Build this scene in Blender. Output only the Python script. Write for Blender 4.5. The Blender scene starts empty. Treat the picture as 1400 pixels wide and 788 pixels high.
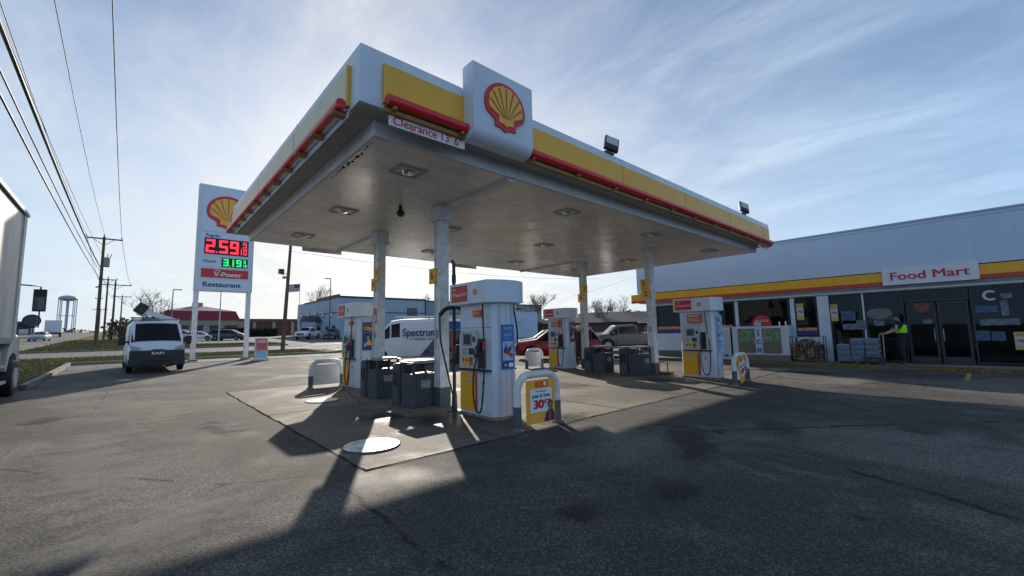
import bpy, bmesh, math, random
from mathutils import Vector, Matrix, Euler
random.seed(7)
R = math.radians
scn = bpy.context.scene
col = scn.collection

# ------------------------------------------------------------------ camera
YAW, PIT, ROL, HC = .8389, .1047, .0201, 1.5304
fw0 = Vector((math.cos(YAW), math.sin(YAW), 0)); rt0 = Vector((math.sin(YAW), -math.cos(YAW), 0)); up0 = Vector((0, 0, 1))
fwd = fw0*math.cos(PIT) + up0*math.sin(PIT); upv = -fw0*math.sin(PIT) + up0*math.cos(PIT)
rr = rt0*math.cos(ROL) - upv*math.sin(ROL); uu = rt0*math.sin(ROL) + upv*math.cos(ROL)
cd = bpy.data.cameras.new('camera'); cam = bpy.data.objects.new('camera', cd); col.objects.link(cam)
m = Matrix.Identity(4)
for i in range(3):
    m[i][0] = rr[i]; m[i][1] = uu[i]; m[i][2] = -fwd[i]
m[0][3] = 0; m[1][3] = 0; m[2][3] = HC
cam.matrix_world = m
cd.sensor_width = 36; cd.lens = 577.58/1400*36; cd.clip_start = .05; cd.clip_end = 6000
scn.camera = cam

# ------------------------------------------------------------------ sky and sun
SUN_AZ, SUN_EL = R(62.5), R(20.5)          # azimuth measured from +X towards +Y
w = bpy.data.worlds.new('World'); scn.world = w; w.use_nodes = True
nt = w.node_tree; nt.nodes.clear(); N = nt.nodes.new; L = nt.links.new
out = N('ShaderNodeOutputWorld'); bg = N('ShaderNodeBackground'); sky = N('ShaderNodeTexSky')
sky.sky_type = 'NISHITA'; sky.sun_disc = False; sky.sun_elevation = SUN_EL; sky.sun_rotation = R(90) - SUN_AZ
sky.air_density = 1.0; sky.dust_density = .6; sky.ozone_density = 2.5; sky.altitude = 200
tc = N('ShaderNodeTexCoord'); sep = N('ShaderNodeSeparateXYZ'); L(tc.outputs['Generated'], sep.inputs[0])
# project the direction on a high flat layer so that the thin cloud streaks get perspective
mz = N('ShaderNodeMath'); mz.operation = 'MAXIMUM'; L(sep.outputs['Z'], mz.inputs[0]); mz.inputs[1].default_value = 0.0
ma = N('ShaderNodeMath'); ma.operation = 'ADD'; L(mz.outputs[0], ma.inputs[0]); ma.inputs[1].default_value = .13
dx = N('ShaderNodeMath'); dx.operation = 'DIVIDE'; L(sep.outputs['X'], dx.inputs[0]); L(ma.outputs[0], dx.inputs[1])
dy = N('ShaderNodeMath'); dy.operation = 'DIVIDE'; L(sep.outputs['Y'], dy.inputs[0]); L(ma.outputs[0], dy.inputs[1])
cmb = N('ShaderNodeCombineXYZ'); L(dx.outputs[0], cmb.inputs[0]); L(dy.outputs[0], cmb.inputs[1])
def cloud(rot, scale, sc, detail, lo, hi, dist=.6):
    mp = N('ShaderNodeMapping'); mp.inputs['Rotation'].default_value = (0, 0, R(rot)); mp.inputs['Scale'].default_value = scale
    L(cmb.outputs[0], mp.inputs[0])
    n = N('ShaderNodeTexNoise'); n.inputs['Scale'].default_value = sc; n.inputs['Detail'].default_value = detail
    n.inputs['Roughness'].default_value = .62; n.inputs['Distortion'].default_value = dist; L(mp.outputs[0], n.inputs['Vector'])
    r = N('ShaderNodeMapRange'); r.interpolation_type = 'SMOOTHSTEP'; r.inputs['From Min'].default_value = lo; r.inputs['From Max'].default_value = hi
    L(n.outputs['Fac'], r.inputs['Value']); return r
c1 = cloud(35, (1, .55, 1), 1.9, 15, .34, .80, .8)
c2 = cloud(-50, (1, .5, 1), 2.8, 15, .40, .90, .8)
c3 = cloud(15, (1, .7, 1), .6, 6, .25, .70)
mx = N('ShaderNodeMath'); mx.operation = 'MULTIPLY'; L(c1.outputs[0], mx.inputs[0]); L(c3.outputs[0], mx.inputs[1])
ad = N('ShaderNodeMath'); ad.operation = 'MULTIPLY_ADD'; L(c2.outputs[0], ad.inputs[0]); ad.inputs[1].default_value = .45; L(mx.outputs[0], ad.inputs[2])
# more veil low down and towards the sun
hz = N('ShaderNodeMapRange'); hz.inputs['From Min'].default_value = 0; hz.inputs['From Max'].default_value = .55; hz.inputs['To Min'].default_value = .92; hz.inputs['To Max'].default_value = .08
L(sep.outputs['Z'], hz.inputs['Value'])
sm = N('ShaderNodeMath'); sm.operation = 'ADD'; sm.use_clamp = True; L(ad.outputs[0], sm.inputs[0]); L(hz.outputs[0], sm.inputs[1])
sm2 = N('ShaderNodeMath'); sm2.operation = 'MULTIPLY'; L(sm.outputs[0], sm2.inputs[0]); sm2.inputs[1].default_value = .90
sund = Vector((math.cos(SUN_AZ)*math.cos(SUN_EL), math.sin(SUN_AZ)*math.cos(SUN_EL), math.sin(SUN_EL)))
dt = N('ShaderNodeVectorMath'); dt.operation = 'DOT_PRODUCT'; L(tc.outputs['Generated'], dt.inputs[0]); dt.inputs[1].default_value = sund
gl = N('ShaderNodeMapRange'); gl.inputs['From Min'].default_value = .2; gl.inputs['From Max'].default_value = 1; L(dt.outputs['Value'], gl.inputs['Value'])
gp_ = N('ShaderNodeMath'); gp_.operation = 'POWER'; L(gl.outputs[0], gp_.inputs[0]); gp_.inputs[1].default_value = 2.6
ccol = N('ShaderNodeMix'); ccol.data_type = 'RGBA'
CLOUD_A, CLOUD_B = (3.6, 5.3, 7.5, 1), (7.6, 7.4, 6.9, 1)
ccol.inputs['A'].default_value = CLOUD_A; ccol.inputs['B'].default_value = CLOUD_B; L(gp_.outputs[0], ccol.inputs['Factor'])
mixc = N('ShaderNodeMix'); mixc.data_type = 'RGBA'; L(sm2.outputs[0], mixc.inputs['Factor'])
L(sky.outputs[0], mixc.inputs['A']); L(ccol.outputs['Result'], mixc.inputs['B'])
L(mixc.outputs['Result'], bg.inputs['Color']); bg.inputs['Strength'].default_value = .12
L(bg.outputs[0], out.inputs['Surface'])
sl = bpy.data.lights.new('sun', 'SUN'); so = bpy.data.objects.new('sun', sl); col.objects.link(so)
sl.energy = 5.0; sl.angle = R(.55); sl.color = (1, .90, .76)
so.rotation_euler = (-sund).to_track_quat('-Z', 'Y').to_euler(); so.location = (30, 40, 40)
scn.view_settings.view_transform = 'Standard'; scn.view_settings.look = 'None'; scn.view_settings.gamma = 1
scn.view_settings.use_curve_mapping = False; scn.view_settings.exposure = 0.08

# ------------------------------------------------------------------ materials
MATS = {}
def mat(name, c, rough=.5, metal=0, var=.0, vs=3., bump=0, bs=40., c2=None, emit=0, spec=.5, streak=0):
    if name in MATS: return MATS[name]
    M = bpy.data.materials.new(name); M.use_nodes = True; n = M.node_tree; b = n.nodes['Principled BSDF']
    b.inputs['Base Color'].default_value = (*c, 1); b.inputs['Roughness'].default_value = rough; b.inputs['Metallic'].default_value = metal
    b.inputs['Specular IOR Level'].default_value = spec
    if emit:
        b.inputs['Emission Color'].default_value = (*c, 1); b.inputs['Emission Strength'].default_value = emit
    if var or c2 or streak:
        t = n.nodes.new('ShaderNodeTexCoord'); mp = n.nodes.new('ShaderNodeMapping'); n.links.new(t.outputs['Object'], mp.inputs[0])
        if streak: mp.inputs['Scale'].default_value = (1, 1, streak)
        z = n.nodes.new('ShaderNodeTexNoise'); z.inputs['Scale'].default_value = vs; z.inputs['Detail'].default_value = 7; z.inputs['Roughness'].default_value = .65
        n.links.new(mp.outputs[0], z.inputs['Vector'])
        rp = n.nodes.new('ShaderNodeValToRGB'); k = c2 or tuple(x*(1-var) for x in c)
        rp.color_ramp.elements[0].position = .34; rp.color_ramp.elements[1].position = .62
        rp.color_ramp.elements[0].color = (*k, 1); rp.color_ramp.elements[1].color = (*c, 1)
        n.links.new(z.outputs['Fac'], rp.inputs[0]); n.links.new(rp.outputs[0], b.inputs['Base Color'])
        rr_ = n.nodes.new('ShaderNodeMapRange'); rr_.inputs['To Min'].default_value = min(1, rough+.12); rr_.inputs['To Max'].default_value = max(.02, rough-.06)
        n.links.new(z.outputs['Fac'], rr_.inputs['Value']); n.links.new(rr_.outputs[0], b.inputs['Roughness'])
    if bump:
        t = n.nodes.new('ShaderNodeTexCoord'); z = n.nodes.new('ShaderNodeTexNoise'); z.inputs['Scale'].default_value = bs; z.inputs['Detail'].default_value = 4
        n.links.new(t.outputs['Object'], z.inputs['Vector']); u = n.nodes.new('ShaderNodeBump'); u.inputs['Strength'].default_value = bump; u.inputs['Distance'].default_value = .02
        n.links.new(z.outputs['Fac'], u.inputs['Height']); n.links.new(u.outputs[0], b.inputs['Normal'])
    MATS[name] = M; return M

def ground_mat(name, base, worn, dark, grain, scale=1., crack=0, bump=.5, joints=None, rough=.88, spec=.35):
    M = bpy.data.materials.new(name); M.use_nodes = True; n = M.node_tree; b = n.nodes['Principled BSDF']; nn = n.nodes.new; ll = n.links.new
    t = nn('ShaderNodeTexCoord'); b.inputs['Roughness'].default_value = rough; b.inputs['Specular IOR Level'].default_value = spec
    def noise(sc, det=6, ro=.6, st=(1, 1, 1), dist=0):
        mp = nn('ShaderNodeMapping'); mp.inputs['Scale'].default_value = st; ll(t.outputs['Object'], mp.inputs[0])
        z = nn('ShaderNodeTexNoise'); z.inputs['Scale'].default_value = sc; z.inputs['Detail'].default_value = det; z.inputs['Roughness'].default_value = ro; z.inputs['Distortion'].default_value = dist
        ll(mp.outputs[0], z.inputs['Vector']); return z
    def rng(z, a, c, lo=0, hi=1):
        r = nn('ShaderNodeMapRange'); r.interpolation_type = 'SMOOTHSTEP'; r.inputs['From Min'].default_value = a; r.inputs['From Max'].default_value = c
        r.inputs['To Min'].default_value = lo; r.inputs['To Max'].default_value = hi; ll(z, r.inputs['Value']); return r.outputs[0]
    def mix(f, a, c, mode='MIX'):
        x = nn('ShaderNodeMix'); x.data_type = 'RGBA'; x.blend_type = mode
        if isinstance(f, (int, float)): x.inputs['Factor'].default_value = f
        else: ll(f, x.inputs['Factor'])
        for k, v in (('A', a), ('B', c)):
            if isinstance(v, tuple): x.inputs[k].default_value = (*v, 1)
            else: ll(v, x.inputs[k])
        return x.outputs['Result']
    big = noise(.22*scale, 5, .6, (1, 1, 1), .5); mid = noise(1.1*scale, 7, .7, (1, .7, 1), .8); fine = noise(grain, 3, .7); stain = noise(.7*scale, 4, .5, (1, 1, 1), .3)
    c = mix(rng(big.outputs['Fac'], .46, .60), base, worn)
    c = mix(rng(mid.outputs['Fac'], .50, .68, 0, .65), c, worn)
    c = mix(rng(stain.outputs['Fac'], .58, .72, 0, .75), c, dark)
    g = nn('ShaderNodeTexVoronoi'); g.inputs['Scale'].default_value = grain*.9; ll(t.outputs['Object'], g.inputs['Vector'])
    gv = mix(rng(g.outputs['Distance'], .05, .6), (2.0, 1.95, 1.85), (.55, .55, .55)); c = mix(.85, c, gv, 'MULTIPLY')
    fv = mix(rng(fine.outputs['Fac'], .35, .65), (.72, .72, .72), (1.22, 1.2, 1.18)); c = mix(.8, c, fv, 'MULTIPLY')
    if crack:
        v = nn('ShaderNodeTexVoronoi'); v.feature = 'DISTANCE_TO_EDGE'; v.inputs['Scale'].default_value = crack
        wz = noise(1.6, 5, .7); wm = nn('ShaderNodeMix'); wm.data_type = 'RGBA'; wm.inputs['Factor'].default_value = .16; ll(t.outputs['Object'], wm.inputs['A']); ll(wz.outputs['Color'], wm.inputs['B']); ll(wm.outputs['Result'], v.inputs['Vector'])
        cr = rng(v.outputs['Distance'], .0, .006, 1, 0); gate = rng(mid.outputs['Fac'], .45, .55)
        mm = nn('ShaderNodeMath'); mm.operation = 'MULTIPLY'; ll(cr, mm.inputs[0]); ll(gate, mm.inputs[1]); c = mix(mm.outputs[0], c, tuple(x*.35 for x in dark))
    sp = nn('ShaderNodeTexVoronoi'); sp.inputs['Scale'].default_value = 1.3; ll(t.outputs['Object'], sp.inputs['Vector']); sn = noise(9, 4, .7)
    sa = nn('ShaderNodeMath'); sa.operation = 'MULTIPLY_ADD'; ll(sn.outputs['Fac'], sa.inputs[0]); sa.inputs[1].default_value = .16; ll(sp.outputs['Distance'], sa.inputs[2])
    sq = nn('ShaderNodeSeparateColor'); ll(sp.outputs['Color'], sq.inputs[0]); sg = rng(sq.outputs[0], .55, .6); s1 = rng(sa.outputs[0], .11, .20, .8, 0)
    sm_ = nn('ShaderNodeMath'); sm_.operation = 'MULTIPLY'; ll(s1, sm_.inputs[0]); ll(sg, sm_.inputs[1]); c = mix(sm_.outputs[0], c, tuple(x*.6 for x in dark))
    tr = noise(.9*scale, 5, .65, (1, .09, 1), .25); c = mix(rng(tr.outputs['Fac'], .56, .66, 0, .45), c, dark)
    ll(c, b.inputs['Base Color'])
    rr2 = rng(stain.outputs['Fac'], .5, .75, rough, rough-.22); ll(rr2, b.inputs['Roughness'])
    if bump:
        hm = nn('ShaderNodeMath'); hm.operation = 'ADD'; ll(fine.outputs['Fac'], hm.inputs[0]); ll(g.outputs['Distance'], hm.inputs[1])
        u = nn('ShaderNodeBump'); u.inputs['Strength'].default_value = bump; u.inputs['Distance'].default_value = .004; ll(hm.outputs[0], u.inputs['Height']); ll(u.outputs[0], b.inputs['Normal'])
    return M

asphalt = ground_mat('asphalt', (.074, .070, .065), (.172, .160, .141), (.030, .029, .028), 48, 1, .16, .6)
asph_road = ground_mat('road asphalt', (.13, .128, .122), (.17, .165, .155), (.09, .09, .09), 30, .4, 0, .3)
concrete = ground_mat('slab concrete', (.155, .138, .112), (.26, .232, .186), (.045, .041, .036), 60, 1.4, .22, .3, rough=.8)
walkc = ground_mat('walk concrete', (.27, .25, .22), (.36, .34, .30), (.13, .12, .10), 40, 1, 0, .2)
kerbc = ground_mat('kerb concrete', (.24, .225, .19), (.34, .32, .28), (.09, .085, .07), 30, 2, 0, .3)
kerby = ground_mat('kerb worn yellow paint', (.22, .16, .045), (.20, .17, .11), (.09, .08, .06), 30, 3, 0, .3)
grassm = ground_mat('grass ground', (.085, .085, .030), (.17, .145, .062), (.05, .06, .02), 14, 1.2, 0, .9, rough=1, spec=.1)
dirtm = ground_mat('far ground', (.09, .085, .045), (.13, .115, .07), (.05, .055, .03), 6, .1, 0, .2, rough=1, spec=.1)

white = mat('white painted steel', (.78, .79, .80), .38, c2=(.58, .56, .52), vs=6)
panelw = mat('white fascia panel', (.68, .76, .86), .35, c2=(.60, .66, .74), vs=1.6, streak=.3)
soffm = mat('white soffit decking', (.84, .80, .72), .24, var=.28, vs=1.3, bump=.12, bs=3)
beamw = mat('white beam paint', (.70, .73, .76), .5, var=.15, vs=2)
yel = mat('yellow fascia', (.88, .45, .035), .4, var=.07, vs=2)
yel2 = mat('yellow panel paint', (.92, .45, .02), .4, var=.08, vs=4)
lip = mat('brown lip', (.33, .17, .05), .6)
redt = mat('red translucent bar', (.72, .025, .03), .25, var=.1, vs=3)
redp = mat('red panel', (.62, .03, .035), .4, var=.05)
redd = mat('dark red print', (.40, .02, .05), .45)
orange = mat('orange print', (.78, .12, .03), .45)
emy = mat('emblem yellow', (.94, .46, .06), .4); emr = mat('emblem red', (.66, .03, .03), .4); emd = mat('emblem groove', (.33, .10, .03), .5)
letr = mat('red lettering', (.58, .02, .05), .45); letw = mat('white lettering', (.85, .85, .85), .5); letb = mat('navy lettering', (.03, .07, .22), .5); letk = mat('black lettering', (.03, .03, .035), .5)
greyd = mat('charcoal plastic', (.060, .072, .085), .55, var=.3, vs=6, bump=.2, bs=60)
greydark = mat('dark recess', (.012, .013, .015), .6)
black = mat('black rubber', (.016, .016, .017), .45)
blackm = mat('black metal', (.025, .026, .03), .4, metal=.2)
steel = mat('brushed steel', (.45, .46, .47), .35, metal=.8, var=.2)
postg = mat('grey post base', (.10, .12, .14), .5, var=.2)
blue = mat('blue print', (.03, .17, .50), .4, var=.1, vs=8); bluel = mat('pale blue print', (.35, .55, .78), .45); navy = mat('navy print', (.02, .05, .20), .4)
skin = mat('skin', (.45, .27, .19), .5)
screen = mat('lcd screen', (.05, .07, .09), .15); greyl = mat('light grey plastic', (.55, .56, .56), .5, var=.1, vs=10); greym = mat('mid grey plastic', (.28, .29, .30), .5)
wood = mat('pole wood', (.16, .105, .07), .85, var=.45, vs=5, streak=.12, bump=.4, bs=20)
twig = mat('bare branches', (.14, .10, .075), .9); bark = mat('bark', (.11, .085, .065), .95, var=.3, vs=9, bump=.6, bs=30)
glassd = mat('car glass', (.008, .010, .013), .16, spec=.22)
brickm = mat('brick wall', (.20, .085, .055), .85, var=.35, vs=14)
tanm = mat('tan wall', (.42, .37, .28), .8, var=.12)
rest_red = mat('red metal roof', (.30, .018, .03), .45, var=.2, vs=4, streak=.2)
roofg = mat('grey shingle roof', (.12, .11, .10), .9, var=.3, vs=6)
bluesid = mat('blue grey metal siding', (.36, .44, .54), .5, var=.12, vs=1.2, streak=.15)
greysid = mat('grey metal siding', (.26, .30, .34), .5, var=.15, vs=1.5)
palesid = mat('pale blue siding', (.50, .62, .74), .5, var=.12, vs=1.5)
winm = mat('building window', (.02, .028, .035), .1, spec=.7); trimd = mat('dark trim', (.06, .05, .05), .6)
leafd = mat('hedge leaves', (.035, .05, .022), .9, var=.4, vs=3)
led_r = mat('red LED', (1, .035, .06), .5, emit=1.15); led_g = mat('green LED', (.02, .95, .22), .5, emit=1.0)
tank = mat('pale blue tank', (.42, .52, .62), .5, var=.1)
hiv = mat('hi-vis fabric', (.42, .95, .04), .8)
wall_siding = mat('blue white metal siding', (.56, .66, .80), .42, var=.07, vs=.6, streak=.2)
def glass_mat():
    M = bpy.data.materials.new('storefront glass'); M.use_nodes = True; n = M.node_tree; n.nodes.clear()
    o = n.nodes.new('ShaderNodeOutputMaterial'); t = n.nodes.new('ShaderNodeBsdfTransparent'); t.inputs[0].default_value = (.42, .48, .50, 1)
    g = n.nodes.new('ShaderNodeBsdfGlossy'); g.inputs['Roughness'].default_value = .02; g.inputs[0].default_value = (.8, .85, .9, 1)
    f = n.nodes.new('ShaderNodeFresnel'); f.inputs[0].default_value = 1.35; x = n.nodes.new('ShaderNodeMixShader')
    n.links.new(f.outputs[0], x.inputs[0]); n.links.new(t.outputs[0], x.inputs[1]); n.links.new(g.outputs[0], x.inputs[2]); n.links.new(x.outputs[0], o.inputs[0]); return M
glass = glass_mat()

# ------------------------------------------------------------------ helpers
class MB:
    def __init__(s): s.bm = bmesh.new(); s.mi = 0
    def _face(s, vs):
        try:
            f = s.bm.faces.new(vs); f.material_index = s.mi; return f
        except ValueError: return None
    def box(s, x0, x1, y0, y1, z0, z1, bev=0, M=None):
        b2 = bmesh.new(); bmesh.ops.create_cube(b2, size=1)
        for v in b2.verts: v.co = Vector(((x0+x1)/2+v.co.x*(x1-x0), (y0+y1)/2+v.co.y*(y1-y0), (z0+z1)/2+v.co.z*(z1-z0)))
        if bev: bmesh.ops.bevel(b2, geom=b2.edges[:], offset=bev, segments=2, affect='EDGES', profile=.6)
        s._merge(b2, M); return s
    def _merge(s, b2, M=None):
        mp = {}
        for v in b2.verts: mp[v] = s.bm.verts.new(M @ v.co if M else v.co)
        for f in b2.faces: s._face([mp[v] for v in f.verts])
        b2.free()
    def ring(s, c, ax, r, n, ref=None):
        ax = ax.normalized(); a = ref or (Vector((0, 0, 1)) if abs(ax.z) < .9 else Vector((1, 0, 0)))
        u = ax.cross(a).normalized(); v = ax.cross(u)
        return [s.bm.verts.new(c + u*r*math.cos(2*math.pi*k/n) + v*r*math.sin(2*math.pi*k/n)) for k in range(n)]
    def tube(s, pts, r, n=8, caps=True):
        pts = [Vector(p) for p in pts]; rs = r if isinstance(r, (list, tuple)) else [r]*len(pts); prev = None
        ref = None
        for i, p in enumerate(pts):
            d = (pts[min(i+1, len(pts)-1)] - pts[max(i-1, 0)])
            if d.length < 1e-9: continue
            d.normalize()
            if ref is None: ref = Vector((0, 0, 1)) if abs(d.z) < .9 else Vector((1, 0, 0))
            u = ref - d*ref.dot(d)
            if u.length < 1e-4: u = d.orthogonal()
            u.normalize(); v = d.cross(u); ref = u
            ring = [s.bm.verts.new(p + (u*math.cos(2*math.pi*k/n) + v*math.sin(2*math.pi*k/n))*rs[i]) for k in range(n)]
            if prev:
                for k in range(n): s._face([prev[k], prev[(k+1) % n], ring[(k+1) % n], ring[k]])
            elif caps: s._face(ring[::-1])
            prev = ring
        if caps and prev: s._face(prev)
        return s
    def prism(s, pts, depth, M=None):
        """pts: 2D outline (ccw) in local XY, extruded along +Z by depth, then M"""
        M = M or Matrix.Identity(4)
        a = [s.bm.verts.new(M @ Vector((x, y, 0))) for x, y in pts]; b = [s.bm.verts.new(M @ Vector((x, y, depth))) for x, y in pts]
        s._face(a[::-1]); s._face(b); n = len(pts)
        for k in range(n): s._face([a[k], a[(k+1) % n], b[(k+1) % n], b[k]])
        return s
    def quad(s, *p): s._face([s.bm.verts.new(Vector(q)) for q in p]); return s
    def build(s, name, mt, parent=None, smooth=0, origin=None):
        for v in [v for v in s.bm.verts if not v.link_faces]: s.bm.verts.remove(v)
        bmesh.ops.recalc_face_normals(s.bm, faces=s.bm.faces[:])
        me = bpy.data.meshes.new(name); s.bm.to_mesh(me); s.bm.free()
        if origin is not None: me.transform(Matrix.Translation(-Vector(origin)))
        for k in (mt if isinstance(mt, (list, tuple)) else [mt]): me.materials.append(k)
        if smooth:
            me.polygons.foreach_set('use_smooth', [True]*len(me.polygons)); me.set_sharp_from_angle(angle=R(smooth))
        o = bpy.data.objects.new(name, me); col.objects.link(o)
        if parent is not None: o.parent = parent
        elif origin is not None: o.location = origin
        return o
def tag(o, label=None, cat=None, group=None, kind=None):
    if label: o['label'] = label
    if cat: o['category'] = cat
    if group: o['group'] = group
    if kind: o['kind'] = kind
    return o
def thing(name, label, cat, loc=(0, 0, 0), rz=0, group=None):
    o = bpy.data.objects.new(name, None); col.objects.link(o); o.location = loc; o.rotation_euler = (0, 0, rz); o.empty_display_size = .2
    return tag(o, label, cat, group)
def copy_tree(o, parent=None):
    c = o.copy(); col.objects.link(c)
    if parent: c.parent = parent
    for ch in list(o.children): copy_tree(ch, c)
    return c
WFX = lambda loc: Matrix.Translation(loc) @ Euler((R(90), 0, R(-90))).to_matrix().to_4x4()   # facing -X
WFY = lambda loc: Matrix.Translation(loc) @ Euler((R(90), 0, 0)).to_matrix().to_4x4()        # facing -Y
def text(s, size, mt, parent, M, name='lettering', bold=.0, width=None, depth=.004, align='CENTER', shear=0):
    cu = bpy.data.curves.new(name, 'FONT'); cu.body = s; cu.size = size; cu.align_x = align; cu.align_y = 'CENTER'; cu.extrude = depth; cu.shear = shear; cu.resolution_u = 4
    o = bpy.data.objects.new(name, cu); col.objects.link(o); dg = bpy.context.evaluated_depsgraph_get(); dg.update()
    me = bpy.data.meshes.new_from_object(o.evaluated_get(dg)); bpy.data.objects.remove(o)
    if bold:      # heavier strokes: the same letters laid over each other, each a hair prouder
        b2 = bmesh.new(); d_ = bold*size*.9
        for q_, (ox, oy) in enumerate(((-d_, -d_*.5), (d_, -d_*.5), (-d_, d_*.5), (d_, d_*.5))):
            b3 = bmesh.new(); b3.from_mesh(me); bmesh.ops.translate(b3, verts=b3.verts[:], vec=(ox, oy, q_*.0007)); mp_ = {v: b2.verts.new(v.co) for v in b3.verts}
            for f_ in b3.faces: b2.faces.new([mp_[v] for v in f_.verts])
            b3.free()
        b2.to_mesh(me); b2.free()
    if width and len(me.vertices):
        xs = [v.co.x for v in me.vertices]; me.transform(Matrix.Diagonal((width/(max(xs)-min(xs)), 1, 1, 1)))
    me.transform(M); me.materials.clear(); me.materials.append(mt); me.name = name
    q = bpy.data.objects.new(name, me); col.objects.link(q); q.parent = parent; return q
def scallop(k, rays=7):
    pts = []
    for i in range(25):
        a = R(-24 + 228*i/24); r = .5
        pts.append((r*math.cos(a)*1.06, r*math.sin(a)*.98))
    pts += [(-.27, -.34), (-.27, -.46), (-.12, -.47), (0, -.53), (.12, -.47), (.27, -.46), (.27, -.34)]
    return [(x*k, y*k) for x, y in pts]
def emblem(parent, M, size, name='emblem', depth=.02):
    b = MB(); b.mi = 0; b.prism([(x*size, y*size) for x, y in scallop(1)], depth, M)
    b.mi = 1; inner = []
    nb = 8
    for i in range(49):
        t = i/48; a = R(-20 + 220*t); r = .405 + .022*abs(math.sin(t*nb*math.pi)); inner.append((r*math.cos(a)*1.06, r*math.sin(a)*.98))
    inner += [(-.19, -.24), (-.19, -.38), (-.08, -.385), (0, -.43), (.08, -.385), (.19, -.38), (.19, -.24)]
    b.prism([(x*size, y*size) for x, y in inner], depth*.5, M @ Matrix.Translation((0, 0, depth)))
    b.mi = 2
    for i in range(1, nb):
        a = R(-20 + 220*i/nb); ex, ey = .385*math.cos(a)*1.06, .385*math.sin(a)*.98; bx_, by_ = .075*(i-nb/2)/3.2*-1, -.26
        d = Vector((ex-bx_, ey-by_)); nrm = Vector((-d.y, d.x)).normalized()
        w0, w1 = .004, .017
        q = [(bx_-nrm.x*w0, by_-nrm.y*w0), (ex-nrm.x*w1, ey-nrm.y*w1), (ex+nrm.x*w1, ey+nrm.y*w1), (bx_+nrm.x*w0, by_+nrm.y*w0)]
        b.prism([(x*size, y*size) for x, y in q], depth*.2, M @ Matrix.Translation((0, 0, depth*1.5)))
    return b.build(name, [emr, emy, emd], parent)

# ------------------------------------------------------------------ ground
def hh(y): return 0.023*math.log1p(math.exp(min(60, (y-26)/4)))*4 if y < 240 else 0.023*214+ (y-240)*.012
YS = list(range(-60, 460, 2)) + [480, 520, 600, 800, 1200, 1800]
def hz_(y):
    for a, b in zip(YS, YS[1:]):
        if a <= y <= b: return hh(a) + (hh(b)-hh(a))*(y-a)/(b-a)
    return hh(y)
def sheet(name, pts, off, mt, kind='structure', thick=0):
    """polygon laid on the terrain: cut along the terrain's own rows"""
    bm = bmesh.new(); vs = [bm.verts.new((x, y, 0)) for x, y in pts]; bm.faces.new(vs)
    y0 = min(p[1] for p in pts); y1 = max(p[1] for p in pts)
    for y in YS:
        if y0 < y < y1: bmesh.ops.bisect_plane(bm, geom=bm.verts[:]+bm.edges[:]+bm.faces[:], plane_co=(0, y, 0), plane_no=(0, 1, 0))
    for v in bm.verts: v.co.z = hz_(v.co.y) + off
    bmesh.ops.recalc_face_normals(bm, faces=bm.faces[:])
    for f in bm.faces:
        if f.normal.z < 0: f.normal_flip()
    if thick:
        r = bmesh.ops.extrude_face_region(bm, geom=bm.faces[:]); 
        for v in [g for g in r['geom'] if isinstance(g, bmesh.types.BMVert)]: v.co.z -= thick
        bmesh.ops.recalc_face_normals(bm, faces=bm.faces[:])
    me = bpy.data.meshes.new(name); bm.to_mesh(me); bm.free(); me.materials.append(mt)
    o = bpy.data.objects.new(name, me); col.objects.link(o); o['kind'] = kind; return o
def rect(x0, x1, y0, y1): return [(x0, y0), (x1, y0), (x1, y1), (x0, y1)]
sheet('ground', rect(-1500, 1800, -60, 1800), -.02, dirtm)
sheet('lot_asphalt', rect(-7.3, 45, -30, 34.0), 0, asphalt)
sheet('road', rect(-21, -7.3, -60, 450), .004, asph_road)
sheet('driveway', rect(-7.3, 90, 40.6, 52), .008, asph_road)
sheet('driveway', rect(13.2, 90, 34, 40.6), .006, asph_road)
sheet('parking_lot', [(13.2, 52), (90, 52), (90, 100), (6, 100), (6, 63), (14.5, 60)], .006, asph_road)
sheet('concrete_slab', rect(2.07, 17.9, 4.85, 14.4), .006, concrete)
sheet('concrete_apron', rect(2.2, 11.5, 31.2, 33.6), .02, walkc)
sheet('road', rect(45, 90, -60, 34), .004, asph_road)
jointm = mat('joint filler', (.03, .029, .027), 1.0, spec=.0)
# slab joints
for i, (a, b_, c, d) in enumerate([(2.07, 17.9, 9.5, 9.52), (7.2, 7.22, 4.85, 14.4), (12.4, 12.42, 4.85, 14.4)]):
    sheet('slab_joint', rect(a, b_, c, d), .0105, jointm)
random.seed(17)
def seam(p0, p1, n, w_, off):
    P_ = []; Q_ = []
    for k in range(n+1):
        q = k/n; x = p0[0]+(p1[0]-p0[0])*q+random.uniform(-.02, .02); y = p0[1]+(p1[1]-p0[1])*q+random.uniform(-.02, .02); ww = w_*random.uniform(.35, 1.3)
        if abs(p1[0]-p0[0]) > abs(p1[1]-p0[1]): P_.append((x, y)); Q_.append((x, y+ww))
        else: P_.append((x, y)); Q_.append((x+ww, y))
    bm = bmesh.new()
    for k in range(n): bm.faces.new([bm.verts.new((*p, hz_(p[1])+off)) for p in (P_[k], P_[k+1], Q_[k+1], Q_[k])])
    me = bpy.data.meshes.new('tar_seam'); bm.to_mesh(me); bm.free(); me.materials.append(seamm); o = bpy.data.objects.new('tar_seam', me); col.objects.link(o); o['kind'] = 'structure'
seamm = mat('worn seam', (.040, .037, .033), 1.0, spec=0, c2=(.10, .09, .075), vs=2.5)
seam((2.05, 4.82), (17.9, 4.82), 60, .022, .010); seam((2.05, 4.85), (2.05, 14.4), 40, .026, .010)
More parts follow.
